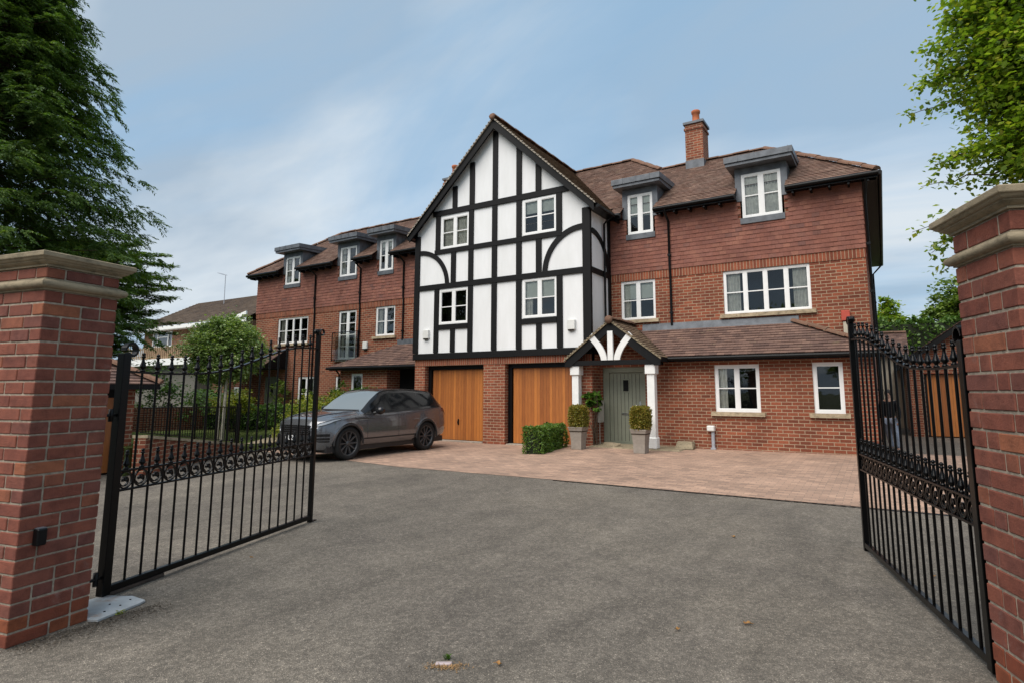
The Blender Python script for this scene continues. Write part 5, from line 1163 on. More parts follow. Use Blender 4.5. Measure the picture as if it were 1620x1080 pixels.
# underbody + arches
m_ = MB(); m_.box(-.80, .80, .25, 4.3, .20, .34); m_.box(-.78, .78, .42, 1.22, .3, .86); m_.box(-.78, .78, 3.12, 3.92, .3, .9); m_.build('underbody', M['car_trim'], CT)
for s_ in (1, -1):
    for c in WHA:
        m_ = MB(); pts = []
        for i in range(25):
            t_ = R(-4 + 188 * i / 24); a = c + (ARCH - .005) * math.cos(t_); z = .375 + (ARCH - .008) * math.sin(t_); pts.append((s_ * (Wd(a) + .004), a, z))
        m_.tube(pts, .022, 6); m_.build('wheel_arch_trim', M['car_trim'], CT)
    m_ = MB(); n = 24
    for i in range(n):
        a0, a1 = 1.26 + (3.08 - 1.26) * i / n, 1.26 + (3.08 - 1.26) * (i + 1) / n
        m_.poly([surf(a0, 0, .006, s_), surf(a1, 0, .006, s_), surf(a1, 2.2, .008, s_), surf(a0, 2.2, .008, s_)][::s_])
    m_.build('sill_trim', M['car_trim'], CT)
    # door shut lines, window pillars, belt line
    def line(pts, r=.0045, mt='car_trim', name='shut_line'):
        q = MB(); q.tube(pts, r, 5); q.build(name, M[mt], CT)
    line([surf(1.38 - .10 * (k > 6), k, .001, s_) for k in (2.2, 3, 4, 5, 6, 7)])
    line([surf(2.44, k, .001, s_) for k in (2.2, 3, 4, 5, 6, 7)]); line([surf(3.28 - .0 * k + .04 * (k - 3), k, .001, s_) for k in (3.2, 4, 5, 6, 7)] )
    line([surf(1.26 + i * .14, 7, .004, s_) for i in range(21)], .008, 'car_trim', 'window_trim')
    for a0, w_ in ((2.42, .075), (3.28, .05)):
        q = MB(); q.poly([surf(a0, 8, .004, s_), surf(a0 + w_, 8, .004, s_), surf(a0 + w_ * .9, 10, .004, s_), surf(a0, 10, .004, s_)][::s_]); q.build('door_pillar', M['car_black'], CT)
    line([surf(.42 + i * .05, 6.2 + .0 * i, .002, s_) for i in range(18)], .004)
    # lower door highlight strip + handles
    for a0 in (2.12, 2.98):
        q = MB(); q.tube([surf(a0, 5.3, .006, s_), surf(a0 + .2, 5.3, .006, s_)], .012, 6); q.build('door_handle', M['paint'], CT)
    # fender vent
    q = MB(); q.tube([surf(.98, 6.1, .003, s_), surf(1.28, 5.9, .004, s_), surf(1.62, 5.8, .003, s_)], [.006, .014, .005], 6); q.build('wing_vent', M['car_black'], CT)
    # headlight
    q = MB(); n = 10
    for i in range(n):
        a0, a1 = .075 + .50 * i / n, .075 + .50 * (i + 1) / n; k0 = lambda a: 5.55 + .75 * (a - .08) / .5; k1 = lambda a: 6.75 + .05 * (a - .08)
        q.poly([surf(a0, k0(a0), .008, s_), surf(a1, k0(a1), .008, s_), surf(a1, k1(a1), .008, s_), surf(a0, k1(a0), .008, s_)][::s_])
    ho = q.build('headlight', M['lamp_glass'], CT)
    q = MB(); q.tube([surf(.075 + .05 * i, 5.55 + .075 * i, .010, s_) for i in range(11)], .009, 6); q.tube([surf(.075 + .05 * i, 6.78, .010, s_) for i in range(11)], .006, 6); q.build('headlight_trim', M['car_black'], ho)
    # tail light
    q = MB()
    for i in range(6):
        a0, a1 = 4.18 + .05 * i, 4.23 + .05 * i; q.poly([surf(a0, 5.9, .006, s_), surf(a1, 5.9, .006, s_), surf(a1, 6.8, .006, s_), surf(a0, 6.8, .006, s_)][::s_])
    q.build('tail_light', plain('dark_red_lamp', (.10, .008, .006), .15), CT)
    # side intakes on the bumper corner
    q = MB()
    for (k0_, k1_) in ((2.1, 2.5), (2.75, 3.2), (3.4, 3.8)):
        for i in range(6):
            a0, a1 = .03 + .045 * i, .075 + .045 * i; q.poly([surf(a0, k0_, .007, s_), surf(a1, k0_, .007, s_), surf(a1, k1_, .007, s_), surf(a0, k1_, .007, s_)][::s_])
    q.build('bumper_intake', M['car_black'], CT)
    # mirror
    q = MB(); bx = s_ * .86; q.lathe([(0, -.11), (.05, -.105), (.085, -.06), (.095, 0), (.088, .06), (.06, .105), (0, .11)], (s_ * 1.0, 1.66, 1.09), 12, 'x', rot=0)
    mo = q.build('wing_mirror', M['car_black'], CT)
    q = MB(); q.tube([(s_ * .86, 1.60, 1.03), (s_ * .95, 1.63, 1.05)], [.035, .028], 8); q.build('mirror_arm', M['car_trim'], mo)
    # roof rail
    line([surf(1.9 + .1 * i, 11.4, .012, s_) for i in range(21)], .010, 'car_black', 'roof_rail')
# bonnet panel lines
for s_ in (1, -1):
    q = MB(); q.tube([(s_ * (.42 + .16 * i / 8), .16 + 1.0 * i / 8, zT(.16 + 1.0 * i / 8) + .0) for i in range(9)], .012, 6); q.build('bonnet_crease', M['paint'], CT)
q = MB(); q.tube([(s_ * .02 * i, 1.27, zT(1.27) + .002) for s_ in (1,) for i in range(-34, 35, 4)], .012, 6); q.build('cowl', M['car_trim'], CT)
# grille, badge strip, lower intake, number plate
q = MB(); q.box(-.50, .50, -.012, .02, .60, .80); q.build('grille', M['car_black'], CT)
q = MB()
for i in range(22):
    for j in range(4): q.box(-.48 + i * .044, -.45 + i * .044, -.020, -.012, .615 + j * .046, .632 + j * .046)
q.build('grille_mesh', plain('grey_grille', (.06, .06, .065), .3, metal=.5), CT)
q = MB(); q.box(-.55, .55, -.014, .02, .33, .58); q.build('lower_intake', M['car_trim'], CT)
q = MB(); q.box(-.60, .60, -.10, .06, .235, .27); q.build('front_skirt', M['car_trim'], CT)
q = MB(); q.box(-.28, .28, -.030, -.016, .46, .585); po = q.build('number_plate', M['plate_black'], CT)
GL = {'K': [((0, 0), (0, 1)), ((1, 1), (0, .45)), ((.25, .6), (1, 0))], 'U': [((0, 1), (0, .15)), ((0, .15), (.25, 0)), ((.25, 0), (.75, 0)), ((.75, 0), (1, .15)), ((1, .15), (1, 1))], '2': [((0, .85), (.3, 1)), ((.3, 1), (.8, 1)), ((.8, 1), (1, .75)), ((1, .75), (0, 0)), ((0, 0), (1, 0))], '1': [((.2, .75), (.6, 1)), ((.6, 1), (.6, 0))]}
q = MB(); xx = -.27
for chx in 'KU21':
    for (a, b) in GL[chx]: q.tube([(xx + a[0] * .058, -.033, .478 + a[1] * .09), (xx + b[0] * .058, -.033, .478 + b[1] * .09)], .0095, 5)
    xx += .098
q.build('plate_characters', M['plate_char'], po)
def make_wheel(s_, a):
    q = MB(); x1 = s_ * .895; x0 = s_ * .66; w_ = lambda t_: x0 + (x1 - x0) * t_
    prof = [(.255, w_(.05)), (.33, w_(0)), (.362, w_(.10)), (WR - .002, w_(.22)), (WR, w_(.5)), (WR - .002, w_(.80)), (.362, w_(.93)), (.335, w_(1.0)), (.275, w_(.97)), (.268, w_(.93))]
    prof = [(r_, h_ - x0) for r_, h_ in prof]
    q.lathe(prof if s_ < 0 else prof[::-1], (x0, a, WR), 40, 'x')
    wo = q.build('wheel', M['tyre'], CT)
    q = MB(); q.lathe([(.27, 0), (.262, -s_ * .05), (.255, -s_ * .15)], (x1 - s_ * .012, a, WR), 36, 'x'); q.lathe([(.275, 0), (.27, s_ * .006), (.255, 0), (.25, -s_ * .03)], (x1 - s_ * .018, a, WR), 36, 'x')
    for i in range(10):
        t0 = 2 * math.pi * i / 10
        for dt in (0,):
            c_, n_ = Vector((0, math.cos(t0), math.sin(t0))), Vector((0, -math.sin(t0), math.cos(t0)))
            C0 = Vector((x1 - s_ * .045, a, WR)); 
            a_, b_ = C0 + c_ * .05, C0 + c_ * .258 + Vector((s_ * .022, 0, 0)); hw0, hw1 = .017, .021; dp = Vector((-s_ * .03, 0, 0))
            q.hexa([a_ - n_ * hw0 + dp, b_ - n_ * hw1 + dp, b_ + n_ * hw1 + dp, a_ + n_ * hw0 + dp, a_ - n_ * hw0 * .7, b_ - n_ * hw1 * .6, b_ + n_ * hw1 * .6, a_ + n_ * hw0 * .7])
    q.lathe([(.0, s_ * .004), (.03, s_ * .004), (.055, -s_ * .008), (.06, -s_ * .03)], (x1 - s_ * .035, a, WR), 16, 'x'); q.build('rim', M['rim'], wo)
    q = MB(); q.lathe([(0, 0), (.25, 0)], (x1 - s_ * .13, a, WR), 24, 'x'); q.build('brake_disc', M['car_trim'], wo)
for s_ in (1, -1):
    for a in WHA: make_wheel(s_, a)

# ================================================================ VEGETATION
def leaves(P, D, N_, L, Wd_, curl=.15):
    """quads (diamonds): P centre-base (n,3), D direction, N_ approx normal, L length, Wd_ width -> (n*4,3)"""
    D = D / (np.linalg.norm(D, axis=1, keepdims=True) + 1e-9); S = np.cross(D, N_); S /= (np.linalg.norm(S, axis=1, keepdims=True) + 1e-9); Nn = np.cross(S, D)
    L = np.asarray(L).reshape(-1, 1); Wd_ = np.asarray(Wd_).reshape(-1, 1)
    a = P; b = P + D * L * .45 + S * Wd_ * .5 + Nn * L * curl * .4; c = P + D * L; d = P + D * L * .45 - S * Wd_ * .5 + Nn * L * curl * .4
    return np.stack([a, b, c, d], 1).reshape(-1, 3)
def rnd(n): 
    v = RNG.normal(size=(n, 3)); return v / np.linalg.norm(v, axis=1, keepdims=True)
def broad_crown(blobs, n, leaf, flat=.55, shell=.45, lump=.35):
    """leaf clumps through several ellipsoids; blobs: (cx,cy,cz,rx,ry,rz)"""
    vol = np.array([b[3] * b[4] * b[5] for b in blobs]) ** .8; vol /= vol.sum(); out_ = []
    for b, f_ in zip(blobs, vol):
        m_ = int(n * f_); nc = max(6, m_ // 45); c = rnd(nc); r_ = RNG.random(nc) ** shell * (1 + RNG.normal(size=nc) * .10); cc = c * r_[:, None] * np.array(b[3:6]) + np.array(b[:3])
        idx = RNG.integers(0, nc, m_); sp_ = lump * np.mean(b[3:6]) * .42
        P = cc[idx] + RNG.normal(size=(m_, 3)) * sp_ * np.array([1, 1, flat]); D = rnd(m_) * np.array([1, 1, .5]) + np.array([0, 0, -.25]) + .4 * (P - np.array(b[:3])) / np.mean(b[3:6]); N_ = rnd(m_) * .6 + np.array([0, 0, 1])
        s_ = leaf * (.65 + .7 * RNG.random(m_)); out_.append(leaves(P, D, N_, s_, s_ * .72))
    return np.concatenate(out_)
def limb(mb, pts, r0, r1, n=7):
    k = len(pts); mb.tube(pts, [r0 + (r1 - r0) * i / (k - 1) for i in range(k)], n)
def branch_path(a, b, k=5, wob=.12):
    a, b = Vector(a), Vector(b); L = (b - a).length; return [a.lerp(b, i / k) + (Vector((random.uniform(-1, 1), random.uniform(-1, 1), random.uniform(-.4, 1))) * wob * L * .25 if 0 < i < k else Vector((0, 0, 0))) for i in range(k + 1)]

# ---- tall conifer on the left
TO = (-20.9, 5.35, 0); CTR = thing('conifer_tree', 'tall dark green conifer rising behind the left brick pier', 'tree', TO)
m_ = MB(); limb(m_, [(-20.9, 5.35, 0), (-20.85, 5.35, 6), (-20.9, 5.4, 12), (-20.9, 5.35, 18)], .42, .06, 10)
VV = []; HT = 17.0
for i in range(600):
    h = 1.3 + (HT - 1.8) * (i / 600) ** .95; t_ = h / HT; Lb = min(4.0, 3.95 - .335 * (h - 6)) * random.uniform(.66, 1.1) * (1 if h > 2.5 else .85)
    az = i * 2.399 + random.uniform(-.3, .3); d = np.array([math.cos(az), math.sin(az), 0]); o = np.array([-20.88, 5.35, h])
    k = 12; tt = np.linspace(.0, 1, k); cur = o + d * (tt * Lb)[:, None] + np.array([0, 0, 1]) * ((.16 * np.sin(tt * 2.0) - .06 * tt ** 2.2) * Lb)[:, None]
    if i % 3 == 0: limb(m_, [tuple(c) for c in cur[::3]], .035, .008, 5)
    side = np.array([-d[1], d[0], 0])
    for j in range(3, k):
        nsub = 4
        for q in range(nsub):
            s_ = random.choice((-1, 1)) * random.uniform(.25, 1); w_ = .42 * Lb ** .6 * (1.15 - tt[j]) + .10
            base = cur[j] + side * s_ * w_ * .5; dirn = d * random.uniform(.35, 1) + side * s_ * .9 + np.array([0, 0, -random.uniform(-.1, .6)])
            dirn /= np.linalg.norm(dirn); n_ = 13; u_ = np.linspace(0, 1, n_); fl = random.uniform(.28, .50)
            pts = base + dirn * (u_ * fl)[:, None] + np.array([0, 0, -.12]) * (u_ ** 2)[:, None]
            pts = np.repeat(pts, 2, 0) + RNG.normal(size=(n_ * 2, 3)) * .012; sg = np.tile([1, -1], n_)[:, None]; lat = np.cross(dirn, [0, 0, 1]); lat /= np.linalg.norm(lat) + 1e-9
            D = dirn * .75 + lat * sg * .75 + np.array([0, 0, -.35]) + RNG.normal(size=(n_ * 2, 3)) * .16; N_ = np.tile([0, 0, 1.], (n_ * 2, 1)) + RNG.normal(size=(n_ * 2, 3)) * .35
            VV.append(leaves(pts, D, N_, .085 + .06 * RNG.random(n_ * 2), .030 + .014 * RNG.random(n_ * 2)))
m_.build('trunk', M['bark'], CTR, TO); fast_mesh('crown', np.concatenate(VV), 4, M['conifer'], CTR, TO)

# ---- cedar-like tree with level sprays behind the far house gap
TO = (-27.9, 10.6, 0); T = thing('cedar_tree', 'green cedar with level spreading branches between the left pier and the far house', 'tree', TO)
m_ = MB(); limb(m_, [(-27.9, 10.6, 0), (-27.9, 10.6, 7.2)], .3, .05, 8); VV = []
for i in range(230):
    h = 1.2 + 6.2 * i / 230; az = i * 2.399; Lb = (1.7 if h < 3.8 else 3.3 * (1 - ((h - 5) / 3.4) ** 2) ** .5 if h < 7.9 else .6) * random.uniform(.6, 1.08); d = np.array([math.cos(az), math.sin(az), 0]); o = np.array([-27.9, 10.6, h]); k = 12; tt = np.linspace(0, 1, k)
    cur = o + d * (tt * Lb)[:, None] + np.array([0, 0, 1]) * ((.10 * tt + .05 * np.sin(tt * 5)) * Lb)[:, None]; side = np.array([-d[1], d[0], 0])
    if i % 3 == 0: limb(m_, [tuple(c) for c in cur[::3]], .03, .006, 5)
    for j in range(2, k):
        for q in range(4):
            s_ = random.uniform(-1, 1); base = cur[j] + side * s_ * (.5 * (1.1 - tt[j])); n_ = 14; P = base + RNG.normal(size=(n_, 3)) * np.array([.13, .13, .035]); D = d * .7 + side * s_ + RNG.normal(size=(n_, 3)) * np.array([.5, .5, .12])
            VV.append(leaves(P, D, np.tile([0, 0, 1.], (n_, 1)) + RNG.normal(size=(n_, 3)) * .2, .14 + .10 * RNG.random(n_), .06 + .03 * RNG.random(n_)))
m_.build('trunk', M['bark'], T, TO); fast_mesh('crown', np.concatenate(VV), 4, M['cedar_leaf'], T, TO)

def tree(name, label, base, blobs, n, leaf, mat, trunk_r=.12, bark='bark', twigs=(), group=None, shell=.45, lump=.35, cat='tree', stems=None):
    T = thing(name, label, cat, base, 0, group); m_ = MB()
    top = (blobs[0][0], blobs[0][1], blobs[0][2])
    for st in (stems or [((0, 0), (0, 0))]):
        (ax, ay), (bx, by) = st; pts = [(base[0] + ax, base[1] + ay, base[2]), (base[0] + ax * .6 + bx * .4, base[1] + ay * .6 + by * .4, (base[2] + top[2]) * .5), (top[0] + bx, top[1] + by, top[2])]; limb(m_, pts, trunk_r, trunk_r * .4, 8)
    for b in blobs:
        for q in range(7):
            v = rnd(1)[0]; e = (b[0] + v[0] * b[3] * .85, b[1] + v[1] * b[4] * .85, b[2] + abs(v[2]) * b[5] * .7 - .15 * b[5]); limb(m_, branch_path((top[0], top[1], max(base[2] + .3, min(top[2], b[2]) - b[5] * .5)), e), trunk_r * .35, .008, 5)
    V = [broad_crown(blobs, n, leaf, shell=shell, lump=lump)]
    for (a, b, nn) in twigs:
        pth = branch_path(a, b, 6, .2); limb(m_, pth, .018, .004, 5)
        A = np.array([tuple(p) for p in pth]); 
        idx = RNG.random(nn) ** .7 * (len(A) - 1.001); i0 = idx.astype(int); P = A[i0] + (A[i0 + 1] - A[i0]) * (idx - i0)[:, None] + RNG.normal(size=(nn, 3)) * .075
        s_ = leaf * (.7 + .6 * RNG.random(nn)); V.append(leaves(P, rnd(nn) + np.array([-.4, 0, -.3]), rnd(nn) * .7 + np.array([0, 0, 1]), s_, s_ * .8))
    m_.build('trunk', M[bark], T, base); fast_mesh('crown', np.concatenate(V), 4, M[mat], T, base); return T
# big maple top right
tw = [((1.9, 10.9, 6.3), (.62, 10.9, 6.05), 90), ((1.8, 10.9, 6.7), (.78, 10.95, 6.55), 260), ((1.9, 10.9, 7.2), (.95, 10.9, 7.05), 240), ((2.0, 10.9, 5.3), (.95, 10.9, 5.15), 190), ((2.0, 10.9, 4.9), (.72, 10.97, 4.85), 75), ((2.2, 10.9, 4.7), (.55, 10.97, 4.12), 60), ((2.2, 10.9, 4.5), (.78, 10.97, 3.75), 170), ((2.2, 10.9, 4.2), (.85, 10.97, 3.40), 120), ((2.2, 10.9, 4.3), (.95, 10.9, 3.95), 190), ((2.0, 10.9, 7.6), (1.25, 10.9, 7.45), 180)]
tree('maple_tree', 'large broadleaf tree overhanging the right brick pier at the top right', (4.3, 11.6, 0), [(3.0, 11.2, 6.9, 1.5, 1.5, 1.6), (1.95, 10.9, 6.6, .80, .9, .72), (2.15, 10.9, 7.75, .80, .9, .85), (2.15, 10.9, 5.2, .85, .9, .62), (2.9, 11.0, 4.9, 1.0, 1.0, .9), (4.2, 11.6, 8.3, 1.8, 1.8, 1.6), (2.3, 10.9, 6.0, .75, .8, .6), (2.6, 11, 8.6, .9, .9, .8)], 100000, .088, 'maple', .26, twigs=tw, shell=.5, lump=.42)
# pale-trunked round tree on the lawn
tree('round_tree', 'round-crowned tree with pale stems on the lawn, seen above the left gate', (-16.75, 10.1, .13), [(-17.15, 10.32, 2.80, 1.08, 1.08, .88), (-17.15, 10.32, 3.25, .72, .72, .62), (-17.1, 10.3, 2.35, .85, .85, .5)], 50000, .078, 'birch', .05, 'pale_bark', shell=.33, lump=.30, stems=[((-.10, -.03), (-.1, 0)), ((.0, .05), (.05, .1)), ((.09, -.02), (.2, .0)), ((-.02, .08), (-.2, .15))],
     twigs=[((-17.15, 10.3, 3.5), (-17.3, 10.2, 4.0), 25), ((-17.15, 10.3, 3.4), (-16.95, 10.4, 3.98), 25), ((-17.1, 10.3, 3.2), (-16.6, 10.7, 3.75), 30)])
# background right
tree('young_tree', 'bright green young tree just past the right corner of the house', (.7, 37, 0), [(.55, 37, 5.4, .75, .8, .8), (.3, 37, 6.1, .35, .4, .5), (.95, 37, 5.0, .5, .5, .4)], 3200, .19, 'maple', .12, shell=.6, lump=.5)
tree('broadleaf_tree', 'rounded green tree above the hedge beside the right brick pier', (3.4, 37, 0), [(3.2, 37, 5.7, 1.25, 1.2, 1.15), (4.3, 37.2, 6.2, 1.6, 1.2, 1.5), (2.4, 36.9, 5.2, .6, .6, .5)], 9000, .19, 'far_leaf', .2, shell=.45)
for i, (bx, by, bh) in enumerate(((-14, -15, 4.6), (-7.5, -18, 5.2), (-1, -16, 4.2), (6, -18, 5.0), (13, -14, 4.4))):
    tree('street_tree', ('tall', 'broad', 'short', 'wide', 'small')[i] + ' leafy tree across the road behind the photographer, mirrored in the windows', (bx, by, 0), [(bx, by, bh, 2.6, 2.4, bh * .62), (bx + 1, by, bh * .8, 2.0, 1.8, bh * .45)], 7000, .30, 'far_leaf', .25)
def hedge(name, label, P0, P1, wdt, z0, z1, n, leaf, mat, cat='hedge', bumpy=.06, rnd_=.12, core=True):
    P0, P1 = Vector((P0[0], P0[1], 0)), Vector((P1[0], P1[1], 0)); d = P1 - P0; L = d.length; d.normalize(); s_ = Vector((-d.y, d.x, 0)); ctr = (P0 + P1) / 2; base = (ctr.x, ctr.y, z0)
    T = thing(name, label, cat, base); u = RNG.random(n) * L; f_ = RNG.random(n); A1, A2 = wdt * L, 2 * (z1 - z0) * L; pick = RNG.random(n)
    w_ = np.where(pick < .33, RNG.uniform(-.5, .5, n), np.sign(RNG.normal(size=n)) * .5) * wdt; z = np.where(pick < .33, z1, z0 + (z1 - z0) * RNG.random(n) ** .9)
    endm = RNG.random(n) < wdt / (L + wdt) * .6; u = np.where(endm, np.where(RNG.random(n) < .5, 0, L), u); w_ = np.where(endm, RNG.uniform(-.5, .5, n) * wdt, w_)
    lump = bumpy * (np.sin(u * 4.1 + z * 3) + np.sin(u * 9.7 + 1.3 + z * 7)) + RNG.normal(size=n) * bumpy * .6; w_ = w_ + np.sign(w_) * lump; z = z + np.where(pick < .33, lump, 0)
    # rounded top edges
    over = np.clip((np.abs(w_) / (wdt / 2) - (1 - rnd_ * 2)), 0, None) * np.clip((z - (z1 - rnd_)) / rnd_, 0, 1); w_ = w_ * (1 - over * .25)
    P = np.array(P0)[None, :] + np.array(d)[None, :] * u[:, None] + np.array(s_)[None, :] * w_[:, None]; P[:, 2] = z
    out_ = P - np.array([ctr.x, ctr.y, (z0 + z1) / 2]); D = rnd(n) + np.array([0, 0, .3]) + np.array(s_)[None, :] * np.sign(w_)[:, None] * .5; sz = leaf * (.6 + .8 * RNG.random(n))
    fast_mesh('foliage', leaves(P, D, rnd(n) + np.array([0, 0, .6]), sz, sz * .6), 4, M[mat], T, base)
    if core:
        m_ = MB(); w2 = wdt / 2 - .06; a, b = P0 + d * .06, P1 - d * .06; m_.hexa([tuple(q) for q in (a - s_ * w2, b - s_ * w2, b + s_ * w2, a + s_ * w2)] and [(q.x, q.y, z) for z in (z0, z1 - .07) for q in (a - s_ * w2, b - s_ * w2, b + s_ * w2, a + s_ * w2)]); m_.build('dark_core', plain('dark_hedge_inside', (.012, .018, .006), .95), T, base)  # solid near-black block filling the hedge behind its leaves
    return T
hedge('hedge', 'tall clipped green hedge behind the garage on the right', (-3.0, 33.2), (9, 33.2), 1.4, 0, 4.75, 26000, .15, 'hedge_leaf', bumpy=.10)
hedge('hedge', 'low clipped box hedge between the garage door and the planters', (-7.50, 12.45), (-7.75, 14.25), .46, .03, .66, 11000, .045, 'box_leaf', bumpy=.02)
hedge('hedge', 'low dark green hedge at the back of the lawn, seen through the left gate', (-22.5, 13.2), (-17.2, 15.2), .8, .15, .95, 9000, .09, 'hedge_leaf')
def bush(name, label, blobs, n, leaf, mat, z0=.1, cat='shrub', shell=.3, lump=.35):
    b0 = blobs[0]; base = (b0[0], b0[1], z0); T = thing(name, label, cat, base); m_ = MB()
    for b in blobs:
        for q in range(9):
            v = rnd(1)[0]; limb(m_, branch_path((b[0] + v[1] * .08, b[1] + v[0] * .08, z0), (b[0] + v[0] * b[3] * .8, b[1] + v[1] * b[4] * .8, b[2] + abs(v[2]) * b[5] * .7), 4), .014, .004, 5)
    m_.build('stems', M['bark'], T, base); fast_mesh('foliage', broad_crown(blobs, n, leaf, shell=shell, lump=lump), 4, M[mat], T, base); return T
bush('golden_shrub', 'large golden green shrub just left of the parked car', [(-15.0, 12.0, .78, .85, .8, .70), (-14.3, 12.6, .95, .7, .6, .62), (-15.6, 11.9, .55, .5, .5, .42)], 15000, .065, 'gold_leaf')
bush('golden_shrub', 'small yellow shrub low on the lawn edge beside the front of the parked car', [(-14.6, 10.9, .38, .5, .42, .32)], 3500, .055, 'gold_leaf')
bush('green_shrub', 'leafy green shrub with small flowers against the left wing wall behind the car', [(-15.6, 14.4, .95, .85, .6, .75), (-17.2, 14.9, 1.0, .7, .5, .8)], 8000, .075, 'laurel_leaf')
bush('climbing_shrub', 'loose climbing shrub on the left wing wall between the door and french window', [(-21.9, 15.6, 1.3, .5, .3, .8), (-19.6, 15.4, 1.0, .45, .35, .7)], 2600, .085, 'far_leaf', shell=.6)
bush('yellow_shrub', 'yellow-leaved shrub at the back of the lawn under the round tree', [(-20.2, 12.6, 1.15, .8, .6, .45)], 3200, .085, 'gold_leaf')
bush('green_shrub', 'dark green shrub behind the round tree on the lawn', [(-22.5, 13.0, 1.0, 1.3, 1.0, .9), (-24.5, 12.0, 1.4, 1.0, 1.0, 1.3)], 5000, .11, 'hedge_leaf')
bush('green_shrub', 'dark green shrub beside the bin store roof', [(-24.5, 8.6, 1.2, 1.0, 1.0, 1.3), (-22.9, 9.4, .9, .7, .8, .9)], 8000, .10, 'cedar_leaf')
bush('shrub', 'light green garden shrub between the outbuilding and the garage', [(1.3, 28.5, 1.5, .45, .5, 1.0)], 2600, .12, 'gold_leaf', z0=0)
# box cones in planters
def planter(x, y, label, potlabel, plant=True):
    z = pave_z(x, y) + .002; T = thing('potted_box_plant', label, 'potted plant', (x, y, z), 0, 'box plants in tall taupe planters'); m_ = MB(); a0, a1, hh = .145, .215, .70
    prof = [(.140, 0), (.142, .02), (.148, .22), (.168, .42), (.200, .55)]
    for (h0, z0_), (h1, z1_) in zip(prof, prof[1:]): 
        for (sx, sy) in ((0, -1), (1, 0), (0, 1), (-1, 0)):
            tx, ty = -sy, sx; m_.poly([(sx * h0 - tx * h0, sy * h0 - ty * h0, z0_), (sx * h0 + tx * h0, sy * h0 + ty * h0, z0_), (sx * h1 + tx * h1, sy * h1 + ty * h1, z1_), (sx * h1 - tx * h1, sy * h1 - ty * h1, z1_)])
    m_.box(-.206, .206, -.206, -.182, .55, .572); m_.box(-.206, .206, .182, .206, .55, .572); m_.box(-.206, -.182, -.182, .182, .55, .572); m_.box(.182, .206, -.182, .182, .55, .572); m_.build('pot', M['grey_pot'], T)
    m_ = MB(); m_.box(-.181, .181, -.181, .181, .45, .54); m_.lathe([(.03, .54), (.028, .70)], (0, 0, 0), 8); m_.build('soil', M['soil'], T)
    m_ = MB(); m_.lathe([(0, .61), (.12, .62), (.145, .70), (.145, .95), (.11, 1.01), (0, 1.03)], (0, 0, 0), 10); m_.build('dark_core', M['soil'], T)  # solid core in the soil colour behind the leaves
    n = 9000; v = rnd(n); v = v / np.maximum(np.abs(v).max(1, keepdims=True), .0) ; v = v / (np.abs(v) ** 5).sum(1, keepdims=True) ** (1 / 5)
    rr = (.55 + .45 * RNG.random(n) ** .35) * (1 + .035 * np.sin(v[:, 0] * 9) + RNG.normal(size=n) * .05); P = v * rr[:, None] * np.array([.215, .215, .275]) + np.array([0, 0, .83]); s_ = .040 * (.6 + .8 * RNG.random(n))
    fast_mesh('foliage', leaves(P, rnd(n) + v * .8, rnd(n) + np.array([0, 0, .3]), s_, s_ * .65), 4, M['brown_leaf'], T); return T
planter(-6.93, 13.85, 'square-topped box bush in a tall taupe planter by the left porch column', '')
planter(-5.18, 13.75, 'square-topped box bush in a tall taupe planter by the right porch column', '')
bush('laurel', 'glossy green laurel behind the left planter in the porch corner', [(-6.82, 14.62, 1.36, .24, .18, .30)], 620, .10, 'laurel_leaf', z0=.13, shell=.5)

# ================================================================ SMALL THINGS ON THE GROUND
def stone_block(x, y, w_, d_, h_, rz, label, slope=.0, nm='stone_block'):
    T = thing(nm, label, 'stone block', (x, y, pave_z(x, y) + .012), rz); m_ = MB(); m_.hexa([(-w_ / 2, -d_ / 2, 0), (w_ / 2, -d_ / 2, 0), (w_ / 2, d_ / 2, 0), (-w_ / 2, d_ / 2, 0), (-w_ / 2 + .03, -d_ / 2 + .05 + slope, h_), (w_ / 2 - .06, -d_ / 2 + .05 + slope, h_), (w_ / 2 - .01, d_ / 2, h_ * .95), (-w_ / 2 + .03, d_ / 2, h_)]); m_.build('block', M['stone'], T, bevel=.012)
stone_block(-4.46, 14.98, .46, .34, .18, R(4), 'sandstone block lying against the wall right of the porch', .10)
stone_block(-6.35, 14.65, .55, .25, .10, R(-32), 'flat grey stone slab leaning in the porch corner behind the left planter')
def fallen(x, y, s_, rz, label, z=.004):
    T = thing('fallen_leaf', label, 'leaf', (x, y, z), rz); pts = []
    for i in range(14):
        t_ = 2 * math.pi * i / 14; r_ = s_ * (1 + .28 * math.cos(5 * t_)) ; pts.append((r_ * math.cos(t_), r_ * .62 * math.sin(t_), .006 + .014 * abs(math.sin(t_ * 1.5))))
    m_ = MB()
    for i in range(14): m_.poly([(0, 0, .008), pts[i], pts[(i + 1) % 14]], 0)
    m_.build('blade', M['dead_leaf'], T); m_ = MB(); m_.tube([(s_ * .9, 0, .01), (s_ * 1.6, .01, .006)], .0015, 4); m_.build('stalk', M['dead_leaf'], T)
fallen(-.92, 4.40, .028, .4, 'curled orange-brown leaf on the asphalt towards the right, brightest of the fallen leaves'); fallen(-1.30, 4.05, .020, 1.3, 'small tan leaf on the asphalt just left of the brightest fallen leaf')
fallen(-1.53, 6.82, .026, 2.3, 'pale leaf lying further up the asphalt nearer the paving'); fallen(-2.05, 3.02, .022, 2.9, 'tan leaf at the bottom of the picture right of the broken kerb stub')
fallen(-5.32, 3.60, .014, .3, 'tiny pale leaf on the asphalt under the left gate'); fallen(-.55, 3.4, .02, 1.9, 'small brown leaf near the bottom right of the drive'); fallen(.25, 6.3, .022, 1.2, 'small pale leaf on the asphalt behind the right gate')
